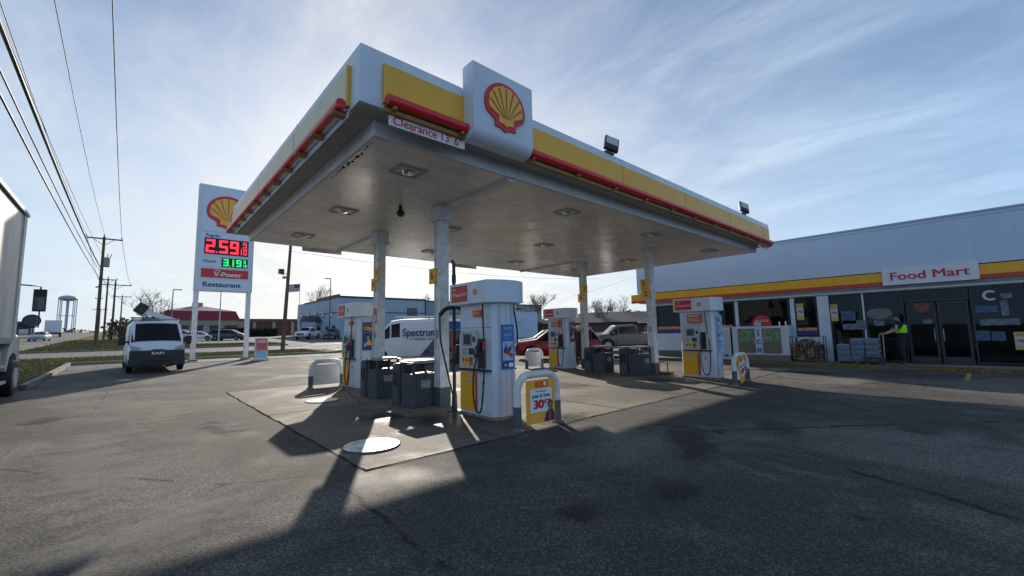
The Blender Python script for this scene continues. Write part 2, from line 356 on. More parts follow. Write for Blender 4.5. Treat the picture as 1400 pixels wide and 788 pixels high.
# store walk
sheet('sidewalk', rect(19.75, 24, -6, 13.4), .14, walkc)
sheet('kerb', rect(19.55, 19.75, -6, 13.6), .145, kerby, thick=.14)
sheet('kerb', rect(19.55, 26, 13.4, 13.6), .147, kerby, thick=.14)
# stall line on the asphalt
linem = mat('worn line paint', (.50, .38, .10), .8, c2=(.13, .11, .07), vs=9)
sheet('painted_line', rect(16.7, 19.2, .42, .53), .005, linem)
# grass and kerbs
def grass(name, pts, off, dens, label, hgt=.07):
    g = sheet(name, pts, off, grassm)
    return g
sheet('grass_bank', rect(-7.3, -2.6, 20.7, 40.6), .10, grassm)
sheet('grass_bank', [(-2.6, 34.2), (11.5, 34.2), (13.2, 36), (11.5, 40.6), (-2.6, 40.6)], .10, grassm)
sheet('grass_bank', [(-7.0, 52), (13, 52), (14.5, 60), (6, 62.5), (-7.0, 62.5)], .10, grassm)
sheet('grass_bank', rect(-7.0, 6, 62.5, 330), .10, grassm)
sheet('kerb', rect(-2.6, -2.42, 20.7, 34.02), .15, kerbc, thick=.15)
sheet('kerb', rect(-7.3, -2.6, 20.5, 20.7), .15, kerbc, thick=.15)
sheet('kerb', [(-2.6, 34.02), (11.5, 34.02), (13.35, 35.95), (13.2, 36), (11.45, 34.2), (-2.6, 34.2)], .15, kerbc, thick=.15)
sheet('kerb', rect(-7.0, 13, 51.85, 52), .15, kerbc, thick=.15)
sheet('kerb', rect(-7.15, -7.0, 52, 330), .15, kerbc, thick=.15)
# blades of grass
gb = MB(); bladem = mat('grass blades', (.13, .135, .04), .9, c2=(.24, .19, .09), vs=2)
def blades(x0, x1, y0, y1, n, s=1):
    for _ in range(n):
        x = random.uniform(x0, x1); y = random.uniform(y0, y1); z = hz_(y)+.09; a = random.uniform(0, 6.28); w_ = .018*s; h_ = random.uniform(.04, .12)*s; l_ = random.uniform(-.04, .04)*s
        gb.bm.faces.new([gb.bm.verts.new((x-w_*math.cos(a), y-w_*math.sin(a), z)), gb.bm.verts.new((x+w_*math.cos(a), y+w_*math.sin(a), z)), gb.bm.verts.new((x+l_, y+l_, z+h_))])
blades(-6.8, -2.65, 20.8, 34, 14000); blades(-6.8, 11.3, 34.3, 40.4, 16000, 1.2); blades(-6.8, 12.8, 52.3, 60, 11000, 1.7); blades(-6.8, 5.8, 60, 90, 9000, 2.2)
tag(gb.build('grass', bladem), 'short dry grass growing on the verges', 'grass', kind='stuff')

# oil and damp stains soaked into the paving: soft edged sheets a few millimetres up
def stain_mat(name, c, rough, amount):
    M = bpy.data.materials.new(name); M.use_nodes = True; n = M.node_tree; b = n.nodes['Principled BSDF']; nn = n.nodes.new; ll = n.links.new
    b.inputs['Base Color'].default_value = (*c, 1); b.inputs['Roughness'].default_value = rough
    t = nn('ShaderNodeTexCoord'); ln = nn('ShaderNodeVectorMath'); ln.operation = 'LENGTH'; ll(t.outputs['Object'], ln.inputs[0])
    gi = nn('ShaderNodeNewGeometry'); z = nn('ShaderNodeTexNoise'); z.inputs['Scale'].default_value = 2.2; z.inputs['Detail'].default_value = 8; z.inputs['Roughness'].default_value = .7; ll(gi.outputs['Position'], z.inputs['Vector'])
    a = nn('ShaderNodeMath'); a.operation = 'MULTIPLY_ADD'; ll(z.outputs['Fac'], a.inputs[0]); a.inputs[1].default_value = 1.5; ll(ln.outputs['Value'], a.inputs[2])
    m_ = nn('ShaderNodeMapRange'); m_.interpolation_type = 'SMOOTHSTEP'; m_.inputs['From Min'].default_value = .85; m_.inputs['From Max'].default_value = 1.55; m_.inputs['To Min'].default_value = amount; m_.inputs['To Max'].default_value = 0; ll(a.outputs[0], m_.inputs['Value'])
    z2 = nn('ShaderNodeTexNoise'); z2.inputs['Scale'].default_value = 38; ll(gi.outputs['Position'], z2.inputs['Vector']); m2 = nn('ShaderNodeMapRange'); m2.inputs['From Min'].default_value = .35; m2.inputs['From Max'].default_value = .65; m2.inputs['To Min'].default_value = .6; ll(z2.outputs['Fac'], m2.inputs['Value'])
    mu = nn('ShaderNodeMath'); mu.operation = 'MULTIPLY'; ll(m_.outputs[0], mu.inputs[0]); ll(m2.outputs[0], mu.inputs[1]); ll(mu.outputs[0], b.inputs['Alpha']); return M
oilm = stain_mat('oil stain', (.012, .011, .010), .55, .8); dampm = stain_mat('damp patch', (.022, .020, .018), .32, .75); wornm = stain_mat('worn pale aggregate', (.30, .275, .235), .9, .55)
def stain(name, x, y, rx, ry, rz, m_, k):
    me = bpy.data.meshes.new(name); me.from_pydata([(-1, -1, 0), (1, -1, 0), (1, 1, 0), (-1, 1, 0)], [], [(0, 1, 2, 3)]); me.materials.append(m_)
    o = bpy.data.objects.new(name, me); col.objects.link(o); o.location = (x, y, .0125+.0006*k); o.scale = (rx, ry, 1); o.rotation_euler = (0, 0, R(rz)); o['kind'] = 'structure'
for k, a_ in enumerate([('damp_patch', 4.3, 6.5, 1.1, 1.5, 20, dampm), ('damp_patch', 5.6, 5.1, 1.3, .7, -10, dampm), ('oil_stain', 3.5, 7.6, .7, .9, 0, oilm), ('oil_stain', 3.2, 10.9, .8, 1.2, 10, oilm), ('oil_stain', 5.8, 2.9, 1.6, .55, 35, oilm), ('oil_stain', 7.4, 2.2, 1.1, .5, 25, oilm),
        ('oil_stain', 3.9, 2.1, .5, .35, 0, oilm), ('oil_stain', 2.9, 2.4, .28, .3, 0, oilm), ('oil_stain', 9.2, 8.2, 1.2, 1.6, 15, oilm), ('oil_stain', 11.9, 6.6, .9, 1.3, 0, oilm), ('oil_stain', 8.6, .8, .6, .4, 40, oilm), ('worn_patch', -.3, 7.5, .8, 3.6, 4, wornm), ('worn_patch', .6, 11.5, .7, 3.2, -6, wornm),
        ('worn_patch', 7.6, 6.6, 1.4, .8, 12, wornm), ('worn_patch', 14.8, 2.6, 2.6, .8, -5, wornm), ('oil_stain', -1.2, 12.4, .5, .8, 0, oilm), ('worn_patch', .2, 4.6, 1.3, .9, 30, wornm), ('oil_stain', 1.3, 8.9, .5, 1.4, 5, oilm), ('oil_stain', 16.8, 4.0, .8, 1.2, 0, oilm)]): stain(*a_, k)

# manhole covers
mhm = mat('white painted steel cover', (.80, .80, .76), .35, c2=(.30, .28, .25), vs=7)
steeld = mat('rusty ring', (.10, .08, .065), .7, var=.3)
for i, (x, y, r, lb) in enumerate([(3.44, 10.64, .36, 'round white painted tank cover in the slab beside the farthest left bollard hoop'), (2.55, 5.80, .37, 'round white painted tank cover in the slab crossed by the column shadow')]):
    t = thing('tank_cover', lb, 'tank cover', (x, y, .019), group='white tank covers')
    MB().tube([(0, 0, 0), (0, 0, .012)], r, 40).build('cover_plate', mhm, t)
    b = MB()
    for k in range(40):
        a0, a1 = 2*math.pi*k/40, 2*math.pi*(k+1)/40
        b.quad((r*1.01*math.cos(a0), r*1.01*math.sin(a0), .011), (r*1.06*math.cos(a0), r*1.06*math.sin(a0), -.018), (r*1.06*math.cos(a1), r*1.06*math.sin(a1), -.018), (r*1.01*math.cos(a1), r*1.01*math.sin(a1), .011))
    b.build('ring', steeld, t)

# ------------------------------------------------------------------ canopy
X0, X1, Y0, Y1 = 2.05, 17.85, 5.19, 14.6
ZS, ZB, ZT = 4.36, 4.59, 5.40; D = .36
base = (X0, Y0, 0)
cp = thing('fuel_canopy', 'large flat white canopy over the fuel pumps with yellow and red edge', 'canopy', ((X0+X1)/2, (Y0+Y1)/2, 0))
cb = cp.location.copy()
def cbuild(b, name, mt, parent=None, smooth=0):
    o = b.build(name, mt, parent or cp, smooth, origin=cb); return o
b = MB(); b.box(X0, X1, Y0, Y0+.06, ZB, ZT, .004); b.box(X0, X1, Y1-.06, Y1, ZB, ZT, .004); b.box(X0, X0+.06, Y0+.06, Y1-.06, ZB, ZT, .004); b.box(X1-.06, X1, Y0+.06, Y1-.06, ZB, ZT, .004); b.box(X0+.062, X1-.062, Y0+.062, Y1-.062, ZT-.25, ZT-.2)
cbuild(b, 'fascia', panelw)
b = MB()   # underside return around the edge, in 3 m lengths
x = X0+.01
while x < X1-.1:
    xe = min(x+2.98, X1-.01); b.box(x, xe, Y0+.062, Y0+D-.004, ZB-.004, ZB+.03, .003); b.box(x, xe, Y1-D+.004, Y1-.062, ZB-.004, ZB+.03, .003); x = xe+.012
y = Y0+D
while y < Y1-D-.1:
    ye = min(y+2.3, Y1-D); b.box(X0+.062, X0+D-.004, y, ye, ZB-.004, ZB+.03, .003); b.box(X1-D+.004, X1-.062, y, ye, ZB-.004, ZB+.03, .003); y = ye+.012
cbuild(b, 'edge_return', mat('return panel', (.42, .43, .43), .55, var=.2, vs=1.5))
b = MB(); b.box(X0+D, X1-D, Y0+D, Y0+D+.05, ZS+.002, ZB+.1, .004); b.box(X0+D, X1-D, Y1-D-.05, Y1-D, ZS+.002, ZB+.1, .004); b.box(X0+D, X0+D+.05, Y0+D+.05, Y1-D-.05, ZS+.002, ZB+.1, .004); b.box(X1-D-.05, X1-D, Y0+D+.05, Y1-D-.05, ZS+.002, ZB+.1, .004)
cbuild(b, 'edge_beam', beamw)
b = MB(); y = Y0+D+.055; k = 0    # deck pans run along X, 0.4 m wide, small gaps as seams
while y < Y1-D-.06:
    ye = min(y+.392, Y1-D-.055); dz = random.uniform(0, .004)
    b.box(X0+D+.055, X1-D-.055, y, ye, ZS+dz*.3, ZS+.05, .0015); y = ye+.003
cbuild(b, 'soffit', soffm)
cbuild(MB().box(X0+D+.055, X1-D-.055, Y0+D+.055, Y1-D-.055, ZS+.055, ZS+.07), 'deck_back', trimd)
jm = mat('panel joint line', (.25, .24, .22), .8); x = X0+3.0  # thin grey strips mark the joints between fascia panels
while x < X1:
    if not 3.5 < x < 5.1: cbuild(MB().box(x-.004, x+.004, Y0-.003, Y0-.0005, 5.225, ZT), 'panel_joint', jm); cbuild(MB().box(x-.004, x+.004, Y0-.054, Y0-.0505, 4.66, 5.22), 'panel_joint', jm)
    x += 3.0
y = Y0+2.9
while y < Y1: cbuild(MB().box(X0-.003, X0-.0005, y-.004, y+.004, 5.225, ZT), 'panel_joint', jm); cbuild(MB().box(X0-.054, X0-.0505, y-.004, y+.004, 4.66, 5.22), 'panel_joint', jm); y += 2.9
# torn rust marks near the corner
b = MB(); random.seed(3)
rust = mat('torn black sealant', (.02, .018, .015), .9)
for k in range(22):
    yy = Y0+D+.3+k*.09+random.uniform(-.03, .03); s_ = random.uniform(.015, .05)*(1 if 4 < k < 16 else .5); xx = X0+D+.075+random.uniform(0, .05)
    b.prism([(xx-s_*.5, yy-s_), (xx+s_*.7, yy-s_*.4), (xx+s_*.4, yy+s_*.9), (xx-s_*.3, yy+s_)], .01, Matrix.Translation((0, 0, ZS-.004)))
cbuild(b, 'sealant_tear', rust)
# seam covers / drain ducts on the soffit
for n_, (xa, xb, ya, yb) in {'duct': (5.0, 5.12, Y0+D+.06, 7.85), 'duct ': (4.93, 5.03, 11.05, Y1-D-.06), 'duct  ': (13.25, 13.33, 11.05, Y1-D-.06)}.items():
    cbuild(MB().box(xa, xb, ya, yb, ZS-.06, ZS-.001, .006), 'drain_duct', beamw)
# yellow panels, lips, red bars, brackets
def edge_run(face, a0, a1, brackets):
    def bx_(b, a, a_, o0, o1, z0, z1, bev=.003):
        if face == 'front': b.box(a, a_, Y0-o1, Y0-o0, z0, z1, bev)
        else: b.box(X0-o1, X0-o0, a, a_, z0, z1, bev)
    b = MB(); bx_(b, a0, a1, .004, .05, 4.66, 5.22); cbuild(b, 'yellow_panel', yel if face == 'front' else mat('sun glare cream panel', (.80, .70, .47), .5, var=.05))  # left side: yellow paled to cream, sun glare put into the colour
    b = MB(); bx_(b, a0+.005, a1-.005, .004, .075, 4.52, 4.585) if face == 'front' else bx_(b, a0+.005, a1-.005, .002, .012, 4.50, 4.585); 
    bx_(b, a0+.02, a1-.02, .012, .11, 4.60, 4.632)
    if face == 'left': eb = MB(); eb.box(X0-.056, X0-.004, 5.50, 5.556, 4.64, 5.225, .003); cbuild(eb, 'panel_end', yel)
    cbuild(b, 'panel_lip', lip if face == 'front' else panelw)
    b = MB(); e = .14
    def pt(a, o, z): return (a, Y0-o, z) if face == 'front' else (X0-o, a, z)
    if face == 'front': b.tube([pt(a0+.02, e-.02, 4.675), pt(a1-.01, e-.02, 4.675)], .076, 20)
    else: b.tube([pt(a0-.02, e-.03, 4.66), pt(a1+.02, e-.03, 4.66)], .070, 20)
    cbuild(b, 'red_bar', redt, smooth=50)
    n = int((a1-a0)/brackets)
    for i in range(n+1):
        a = a0+.12+(a1-a0-.24)*i/max(1, n); b = MB()
        if face == 'front': b.box(a-.025, a+.025, Y0-.17, Y0-.005, 4.545, 4.585, .004)
        else: b.box(X0-.20, X0-.005, a-.06, a+.06, 4.535, 4.575, .004)
        cbuild(b, 'bracket', lip)
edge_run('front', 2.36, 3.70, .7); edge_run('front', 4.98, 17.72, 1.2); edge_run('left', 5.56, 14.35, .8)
yw = MB(); yw.box(X0-.008, X0-.002, 5.56, 14.35, 4.50, 4.64); cbuild(yw, 'white_strip', white)
# shell sign
t = thing('fascia_sign', 'square white sign with a red and yellow scallop on the canopy front edge', 'sign', (4.32, 4.90, 4.5))
prof = [(0, 1.22), (0, .18), (-.03, .09), (-.09, .03), (-.20, 0), (-.27, 0), (-.27, 1.22)]   # (outwards, z)
b = MB(); Mx = Matrix(((0, 0, 1, -.635), (-1, 0, 0, 0), (0, 1, 0, 0), (0, 0, 0, 1)))
b.prism(prof, 1.27, Mx); b.build('sign_box', panelw, t, 35)
MB().box(-.60, .60, .09, .26, .06, 1.10, .004).build('sign_backing', panelw, t)
emblem(t, WFY((0, -.001, .66)), .80, depth=.03)
# clearance signs
t = thing('clearance_sign', 'white clearance sign with red letters under the near canopy corner', 'sign', (3.08, Y0-.012, 4.46))
MB().box(-.63, .63, -.012, .008, -.085, .085, .003).build('sign_plate', white, t)
text("Clearance 13' 6\"", .17, letr, t, WFY((0, -.0125, -.005)), bold=.018, width=1.14, depth=.002)
t = thing('clearance_sign', 'small white clearance sign at the far right canopy corner', 'sign', (17.1, Y0-.012, 4.48))
MB().box(-.5, .5, -.012, .008, -.085, .085, .003).build('sign_plate', white, t); text("Clearance 13' 6\"", .14, letr, t, WFY((0, -.0125, -.005)), bold=.028, width=.9, depth=.002)
for x_, lb in ((10.4, 'clearance sign hanging edge-on from the back canopy edge above the third pump'), (4.6, 'clearance sign hanging from the back canopy edge near its left corner')):
    t = thing('clearance_sign', lb, 'sign', (x_, Y1-.02, 4.48)); MB().box(-.63, .63, -.012, .012, -.18, .10, .003).build('sign_plate', white, t)
# columns
colb = [(5.02, 7.90), (4.99, 10.98), (13.42, 7.72), (13.85, 11.0)]
for (x, y) in colb:
    c = MB().box(x-.115, x+.115, y-.115, y+.115, .0, ZS-.002, .008); o = cbuild(c, 'column', white)
    b = MB(); b.box(x-.17, x+.17, y-.17, y+.17, ZS-.30, ZS-.003, .006); b.box(x-.20, x+.20, y-.20, y+.20, ZS-.34, ZS-.30, .004); b.build('column_cap', beamw, o, origin=cb)
    b = MB(); b.box(x-.135, x+.135, y-.135, y+.135, .006, .40, .006); b.build('column_base', postg, o, origin=cb)
    b = MB(); b.box(x-.135, x-.115, y-.035, y+.035, 1.45, 1.62, .004); b.build('switch_box', greym, o, origin=cb)
    b = MB(); b.tube([(x-.13, y+.08, .4), (x-.13, y+.08, ZS-.35)], .012, 6); b.build('conduit', beamw, o, origin=cb)
# number plates
def plate(x, y, z, s, lb, w_=.26):
    t = thing('number_plate', lb, 'sign', (x, y, z), group='pump number plates'); MB().box(-.02, .02, -w_/2, w_/2, -.17, .17, .006).build('plate', yel2, t)
    b = MB(); b.box(-.0235, -.0205, -w_/2+.02, w_/2-.02, -.15, .15); b.build('plate_face', mat('plate face yellow', (.90, .56, .05), .5), t)
    text(s, .26, redd, t, WFX((-.0245, 0, 0)), bold=.02)
plate(4.885, 8.05, 2.80, '6', 'yellow plate numbered six on the column beside the nearest pump')
plate(4.855, 10.86, 3.17, '7', 'upper yellow plate on the farther left column', .24); plate(4.855, 11.06, 2.90, '8', 'lower yellow plate on the farther left column', .24)
plate(13.715, 10.82, 3.22, '3', 'upper yellow plate on the column near the standing man', .26); plate(13.715, 11.02, 2.88, '4', 'yellow plate numbered four on the column near the standing man', .3)
plate(13.285, 7.86, 3.12, '1', 'yellow plate numbered one on the column nearest the store', .26); plate(13.285, 7.80, 2.78, '2', 'yellow plate numbered two on the column nearest the store', .3)
t = thing('notice_plate', 'small red and white notice on the farther left column', 'sign', (4.868, 10.96, 2.05)); MB().box(-.006, .006, -.07, .07, -.2, .2, .002).build('plate', redp, t); MB().box(-.009, -.006, -.04, .04, -.15, .02).build('print', white, t)
# soffit lights
lamp = mat('lamp lens', (.75, .76, .75), .12)
li = None
for i, (x, y) in enumerate([(3.43, 6.46), (3.43, 9.48), (3.44, 12.55), (7.57, 6.41), (6.25, 9.43), (7.5, 12.5), (11.42, 6.44), (9.9, 9.4), (15.59, 6.5), (14.9, 9.5), (11.4, 12.4), (15.3, 12.4)]):
    lbs = ['square recessed lamp with a mirror centre under the near canopy corner', 'square recessed lamp second along the left edge of the ceiling', 'square recessed lamp at the far left of the ceiling'] 
    lb = lbs[i] if i < 3 else 'shallow square lamp recessed in the canopy ceiling away from its left edge'
    if li is None:
        li = thing('ceiling_light', lb, 'light', (x, y, ZS), group='ceiling lights under the canopy')
        b = MB(); b.box(-.26, .26, -.22, -.17, -.03, -.001, .004); b.box(-.26, .26, .17, .22, -.03, -.001, .004); b.box(-.26, -.2, -.17, .17, -.03, -.001, .004); b.box(.2, .26, -.17, .17, -.03, -.001, .004); b.build('frame', mat('lamp frame', (.42, .42, .40), .5), li)
        b = MB(); b.box(-.2, .2, -.17, .17, -.012, -.001); b.build('diffuser', lamp, li)
        b = MB(); b.tube([(0, 0, -.012), (0, 0, -.05), (0, 0, -.075)], [.12, .10, .02], 16); b.build('lens', mat('chrome reflector', (.7, .7, .7), .12, metal=.9), li, 40)
    else:
        q = copy_tree(li); q.location = (x, y, ZS); q['label'] = lb
# flood lights
def flood(x, z, lb):
    t = thing('floodlight', lb, 'light', (x, Y0+.02, ZT), group='floodlights on the canopy roof')
    MB().box(-.18, .12, -.06, .12, 0, .035, .005).build('mount', blackm, t)
    M_ = Matrix.Translation((.10, 0, .27)) @ Matrix.Scale(.85, 4) @ Matrix.Rotation(R(-22), 4, 'Z') @ Matrix.Rotation(R(-22), 4, 'X') @ Matrix.Rotation(R(20), 4, 'Y')
    MB().box(-.20, .20, -.04, .05, -.24, .24, .012, M_).build('housing', blackm, t)
    MB().box(-.165, .165, -.047, -.041, -.06, .21, 0, M_).build('lens', greyl, t)
    b = MB()
    for k in range(9): b.box(-.18, .18, .05, .08, -.2+k*.05, -.19+k*.05, 0, M_)
    b.build('cooling_fins', blackm, t)
    MB().tube([(-.1, .0, .03), (-.02, .02, .14), (0.03, .02, .2)], .02, 8).build('bracket', blackm, t)
flood(7.65, 0, 'black floodlight on the canopy edge right of the scallop sign'); flood(15.45, 0, 'black floodlight on the canopy edge near its far right end')
# camera hanging from soffit
t = thing('security_camera', 'dark dome camera hanging from the canopy ceiling left of the nearest column', 'camera', (4.25, 8.35, ZS)); b = MB(); b.tube([(0, 0, 0), (0, 0, -.1)], .04, 10); b.build('stem', blackm, t); b = MB(); b.tube([(0, 0, -.1), (.0, 0, -.16), (.03, 0, -.22), (.05, 0, -.25)], [.05, .09, .075, .02], 14); b.build('dome', black, t, 40)

# ------------------------------------------------------------------ fuel pumps
def stadium(x0, x1, y0, y1, bulge, n=10, both=True):
    pts = []
    for k in range(n+1):
        f = k/n; pts.append((x0+(x1-x0)*f, y0-bulge*(1-(2*f-1)**2)))
    for k in range(n+1):
        f = 1-k/n; pts.append((x0+(x1-x0)*f, y1+(bulge*(1-(2*f-1)**2) if both else 0)))
    return pts
def poster(parent, kind, M, w_, h_):
    def pl(x0, x1, y0, y1, d, mt, name='print'):
        b = MB(); b.prism([(x0*w_, y0*h_), (x1*w_, y0*h_), (x1*w_, y1*h_), (x0*w_, y1*h_)], d, M); return b.build(name, mt, p)
    p = bpy.data.objects.new('poster', bpy.data.meshes.new('poster')); 
    b = MB(); b.prism([(-.5*w_, -.5*h_), (.5*w_, -.5*h_), (.5*w_, .5*h_), (-.5*w_, .5*h_)], .004, M); p = b.build('poster', {'blue': blue, 'navy': navy, 'multi': bluel}[kind], parent)
    T = lambda s, x, y, sz, mt, bw=.03, wd=None: text(s, sz, mt, p, M @ Matrix.Translation((x*w_, y*h_, .007)), bold=bw, depth=.001, width=wd)
    if kind == 'blue':
        T('SHOP', 0, .41, .075, bluel, .03, .2); T('in store and', 0, .335, .032, bluel, 0, .2); T('SAVE', 0, .26, .075, bluel, .03, .2); T('on fuel', 0, .19, .035, bluel, 0, .12)
        pl(-.4, .4, -.30, .12, .006, bluel); b = MB()
        for (cx, cy, r, mi) in ((-.1, .03, .045, 0), (-.13, -.08, .07, 1), (.12, -.05, .05, 1), (.05, -.14, .05, 2), (-.2, -.2, .05, 3), (.2, -.2, .045, 2), (.22, .02, .03, 0)):
            b.mi = mi; b.prism([(cx*w_*1.3+r*.8*math.cos(a*.7854), cy*h_+r*1.0*math.sin(a*.7854)) for a in range(8)], .0075+.0004*mi, M)
        b.build('picture', [skin, navy, redp, yel2], p); pl(-.42, .42, -.47, -.33, .006, navy); T('Pay', -.2, -.40, .05, letw, .02); pl(.05, .4, -.45, -.36, .0075, letw)
    elif kind == 'navy':
        T('Save up to', 0, .42, .03, letw, .0, .18); T('10¢', 0, .27, .16, emy, .05, .24); T('/gal on fuel', 0, .14, .035, letw, 0, .2)
        b = MB(); b.mi = 0; b.prism([(.02, -.10), (.1, -.13), (.12, -.36*h_*.9), (-.02, -.36*h_*.9), (-.04, -.2)], .006, M); b.mi = 1
        b.prism([(.02+.05*math.cos(a*.7854), -.05+.06*math.sin(a*.7854)) for a in range(8)], .007, M); b.mi = 2; b.prism([(-.1, -.2), (-.04, -.2), (-.04, -.3), (-.1, -.3)], .007, M)
        b.build('picture', [emy, skin, bluel], p)
    else:
        b = MB(); random.seed(5)
        for k in range(22):
            b.mi = k % 4; cx = random.uniform(-.34, .34)*w_; cy = random.uniform(-.44, .44)*h_; r = random.uniform(.02, .05)
            b.prism([(cx-r, cy-r), (cx+r, cy-r*.7), (cx+r*.8, cy+r), (cx-r, cy+r*.6)], .005+.0006*(k % 7), M)
        b.build('picture', [navy, letw, blue, redd], p)
    return p
def make_pump(loc, lb, ptype, extra):
    t = thing('fuel_pump', lb, 'fuel pump', loc, group='fuel pumps under the canopy')
    HX, HY = .27, .50
    cab = MB(); cab.prism(stadium(-HX, HX, -HY+.02, HY-.02, .10, 12), 2.02, Matrix.Translation((0, 0, .05))); cab = cab.build('cabinet', panelw, t, 30)
    b = MB()
    for sx in (-.16, -.02, .12): b.box(sx-.006, sx+.006, -HY-.093+.0, -HY-.05, .08, 2.0)
    b.build('rib', mat('grey rib paint', (.55, .60, .66), .4), cab)  # ribs painted a darker blue grey than the cabinet
    MB().prism(stadium(-HX-.03, HX+.03, -HY-.01, HY+.01, .10, 12), .05, Matrix.Identity(4)).build('plinth', kerbc, t)
    hd = MB(); hd.prism(stadium(-HX-.17, HX+.17, -HY-.06, HY+.10, .16, 16, True), .40, Matrix.Translation((0, 0, 2.07))); hd = hd.build('header', panelw, t, 30)
    MB().prism(stadium(-HX-.12, HX+.12, -HY-.03, HY+.06, .14, 16, True), .012, Matrix.Translation((0, 0, 2.058))).build('header_underside', beamw, t)
    for s in (1, -1):
        Rz = Matrix.Identity(4) if s == 1 else Matrix.Rotation(math.pi, 4, 'Z')
        def bb(lst, name, mt, par, bev=.006, sm=0):
            b = MB()
            for (u0, u1, o0, o1, z0, z1) in lst: b.box(-HX-o1, -HX-o0, -u1, -u0, z0, z1, bev, Rz)
            return b.build(name, mt, par, sm)
        # header panel and emblem
        hp = bb([(-.52, -.02, .168, .182, 2.12, 2.42)], 'header_panel', redp if ptype != 'p1' else redp, hd, .003)
        if s == 1:
            text('Shell', .055, letw, hp, Rz @ WFX((-HX-.184, .42, 2.36)), bold=.01, depth=.001)
            text('V-Power', .10, letw, hp, Rz @ WFX((-HX-.184, .34, 2.25)), bold=.012, width=.28, depth=.001)
            text('NITRO+', .075, letw, hp, Rz @ WFX((-HX-.184, .10, 2.25)), bold=.012, width=.17, depth=.001)
            if extra == 'gold': bb([(-.60, -.525, .165, .180, 2.10, 2.44)], 'header_edge', emy, hd, .003)
        emblem(hd, Rz @ WFX((-HX-.165, -.22, 2.27)), .13, depth=.006)
        # console
        pr = [(-.40, .88), (.14, .88), (.14, 1.50), (.10, 1.58), (-.34, 1.58), (-.40, 1.50)]
        b = MB(); Mc = Rz @ Matrix(((0, 0, -1, -HX+.0), (-1, 0, 0, 0), (0, 1, 0, 0), (0, 0, 0, 1))); b.prism(pr, .085, Mc); con = b.build('console', greyl, t, 20)
        bb([(-.25, -.04, .086, .094, 1.32, 1.50)], 'screen', screen, con, .003)
        bb([(-.29, .0, .0855, .089, 1.29, 1.53)], 'screen_bezel', greym, con, .003)
        bb([(.03, .10, .086, .096, 1.36, 1.46)], 'card_reader', blackm, con, .003)
        b = MB()
        for r_ in range(4):
            for c_ in range(3): b.box(-HX-.097, -HX-.086, .30-c_*.045-.036, .30-c_*.045, 1.12+r_*.035, 1.145+r_*.035, .003, Rz)
        b.build('keypad', steel, con)
        bb([(-.10, .05, .086, .092, 1.13, 1.25)], 'price_display', screen, con, .002)
        for k, mt_ in enumerate((emy, emy, orange)): bb([(-.30+k*.115, -.21+k*.115, .086, .098, .93, 1.09)], 'grade_button', mt_, con, .004); bb([(-.28+k*.115, -.235+k*.115, .0985, .101, 1.0, 1.06)], 'grade_label', blackm, con, 0)
        bb([(-.42, .46, .0, .10, .835, .865)], 'shelf', blackm, t, .004)
        # lower doors
        bb([(-.46, .015, .0, .03, .10, .79)], 'yellow_door', yel2, t, .006); bb([(.02, .075, .0, .032, .10, .79)], 'red_strip', redp, t, .004); ld = bb([(.08, .46, .0, .03, .10, .79)], 'white_door', panelw, t, .006)
        emblem(ld, Rz @ WFX((-HX-.031, -.26, .62)), .085, depth=.004)
        # top label
        if extra == 'sign' or extra == 'gold':
            sg = bb([(-.20, .22, .01, .12, 1.70, 1.98)], 'promo_panel', orange, t, .005); bb([(-.17, .19, .121, .126, 1.72, 1.86)], 'promo_picture', mat('promo brown print', (.30, .13, .08), .5, c2=(.6, .5, .4), vs=14), sg, 0)
            if s == 1: text('SNACKS', .07, letw, sg, Rz @ WFX((-HX-.122, -.01, 1.92)), bold=.02, width=.32, depth=.001)
            if s == 1: text('2 for $5', .06, emy, sg, Rz @ WFX((-HX-.128, -.01, 1.79)), bold=.02, width=.3, depth=.001)
        else:
            sg = bb([(-.02, .22, .005, .05, 1.83, 1.95)], 'notice', orange, t, .004)
            if s == 1: text('Pay at pump', .035, letw, sg, Rz @ WFX((-HX-.052, -.10, 1.89)), bold=.01, width=.18, depth=.001)
        # nozzle and hose
        nb = bb([(.17, .30, .0, .07, .90, 1.42)], 'nozzle_boot', blackm, t, .008)
        b = MB(); f_ = lambda u, o, z: Rz @ Vector((-HX-o, -u, z))
        b.tube([f_(.235, .10, 1.34), f_(.235, .13, 1.22), f_(.235, .16, 1.08)], [.03, .035, .028], 10); b.tube([f_(.235, .08, 1.38), f_(.235, .06, 1.2), f_(.235, .03, 1.05)], .014, 8); b.tube([f_(.235, .16, 1.3), f_(.235, .21, 1.2), f_(.235, .19, 1.06)], .012, 8)
        b.build('nozzle', black, t, 50)
        b = MB()
        pts = []
        ctrl = [(.235, .17, 1.06), (.20, .20, .80), (.20, .21, .42), (.30, .22, .17), (.42, .22, .18), (.47, .21, .45), (.47, .17, .95), (.42, .13, 1.35), (.36, .10, 1.75), (.34, .09, 2.06)]
        from mathutils import geometry
        cv = [Vector(p) for p in ctrl]
        for i in range(len(cv)-1):
            p0 = cv[max(i-1, 0)]; p1 = cv[i]; p2 = cv[i+1]; p3 = cv[min(i+2, len(cv)-1)]
            for k in range(6):
                q = k/6; pts.append(.5*((2*p1)+(-p0+p2)*q+(2*p0-5*p1+4*p2-p3)*q*q+(-p0+3*p1-3*p2+p3)*q**3))
        pts.append(cv[-1]); b.tube([f_(*p) for p in pts], .016, 8); b.build('hose', black, t, 60)
        b = MB(); p_ = f_(.43, .145, 1.30); b.tube([p_+Vector((0, 0, -.07)), p_+Vector((0, 0, .07))], .028, 10); b.build('hose_coupling', {'gold': emy}.get(extra, redd), t, 50)
    b = MB()
    for z_ in (.86, 1.62): b.box(-HX-.004, HX+.004, -HY+.03, HY-.03, z_, z_+.008)
    b.build('panel_seam', trimd, cab)
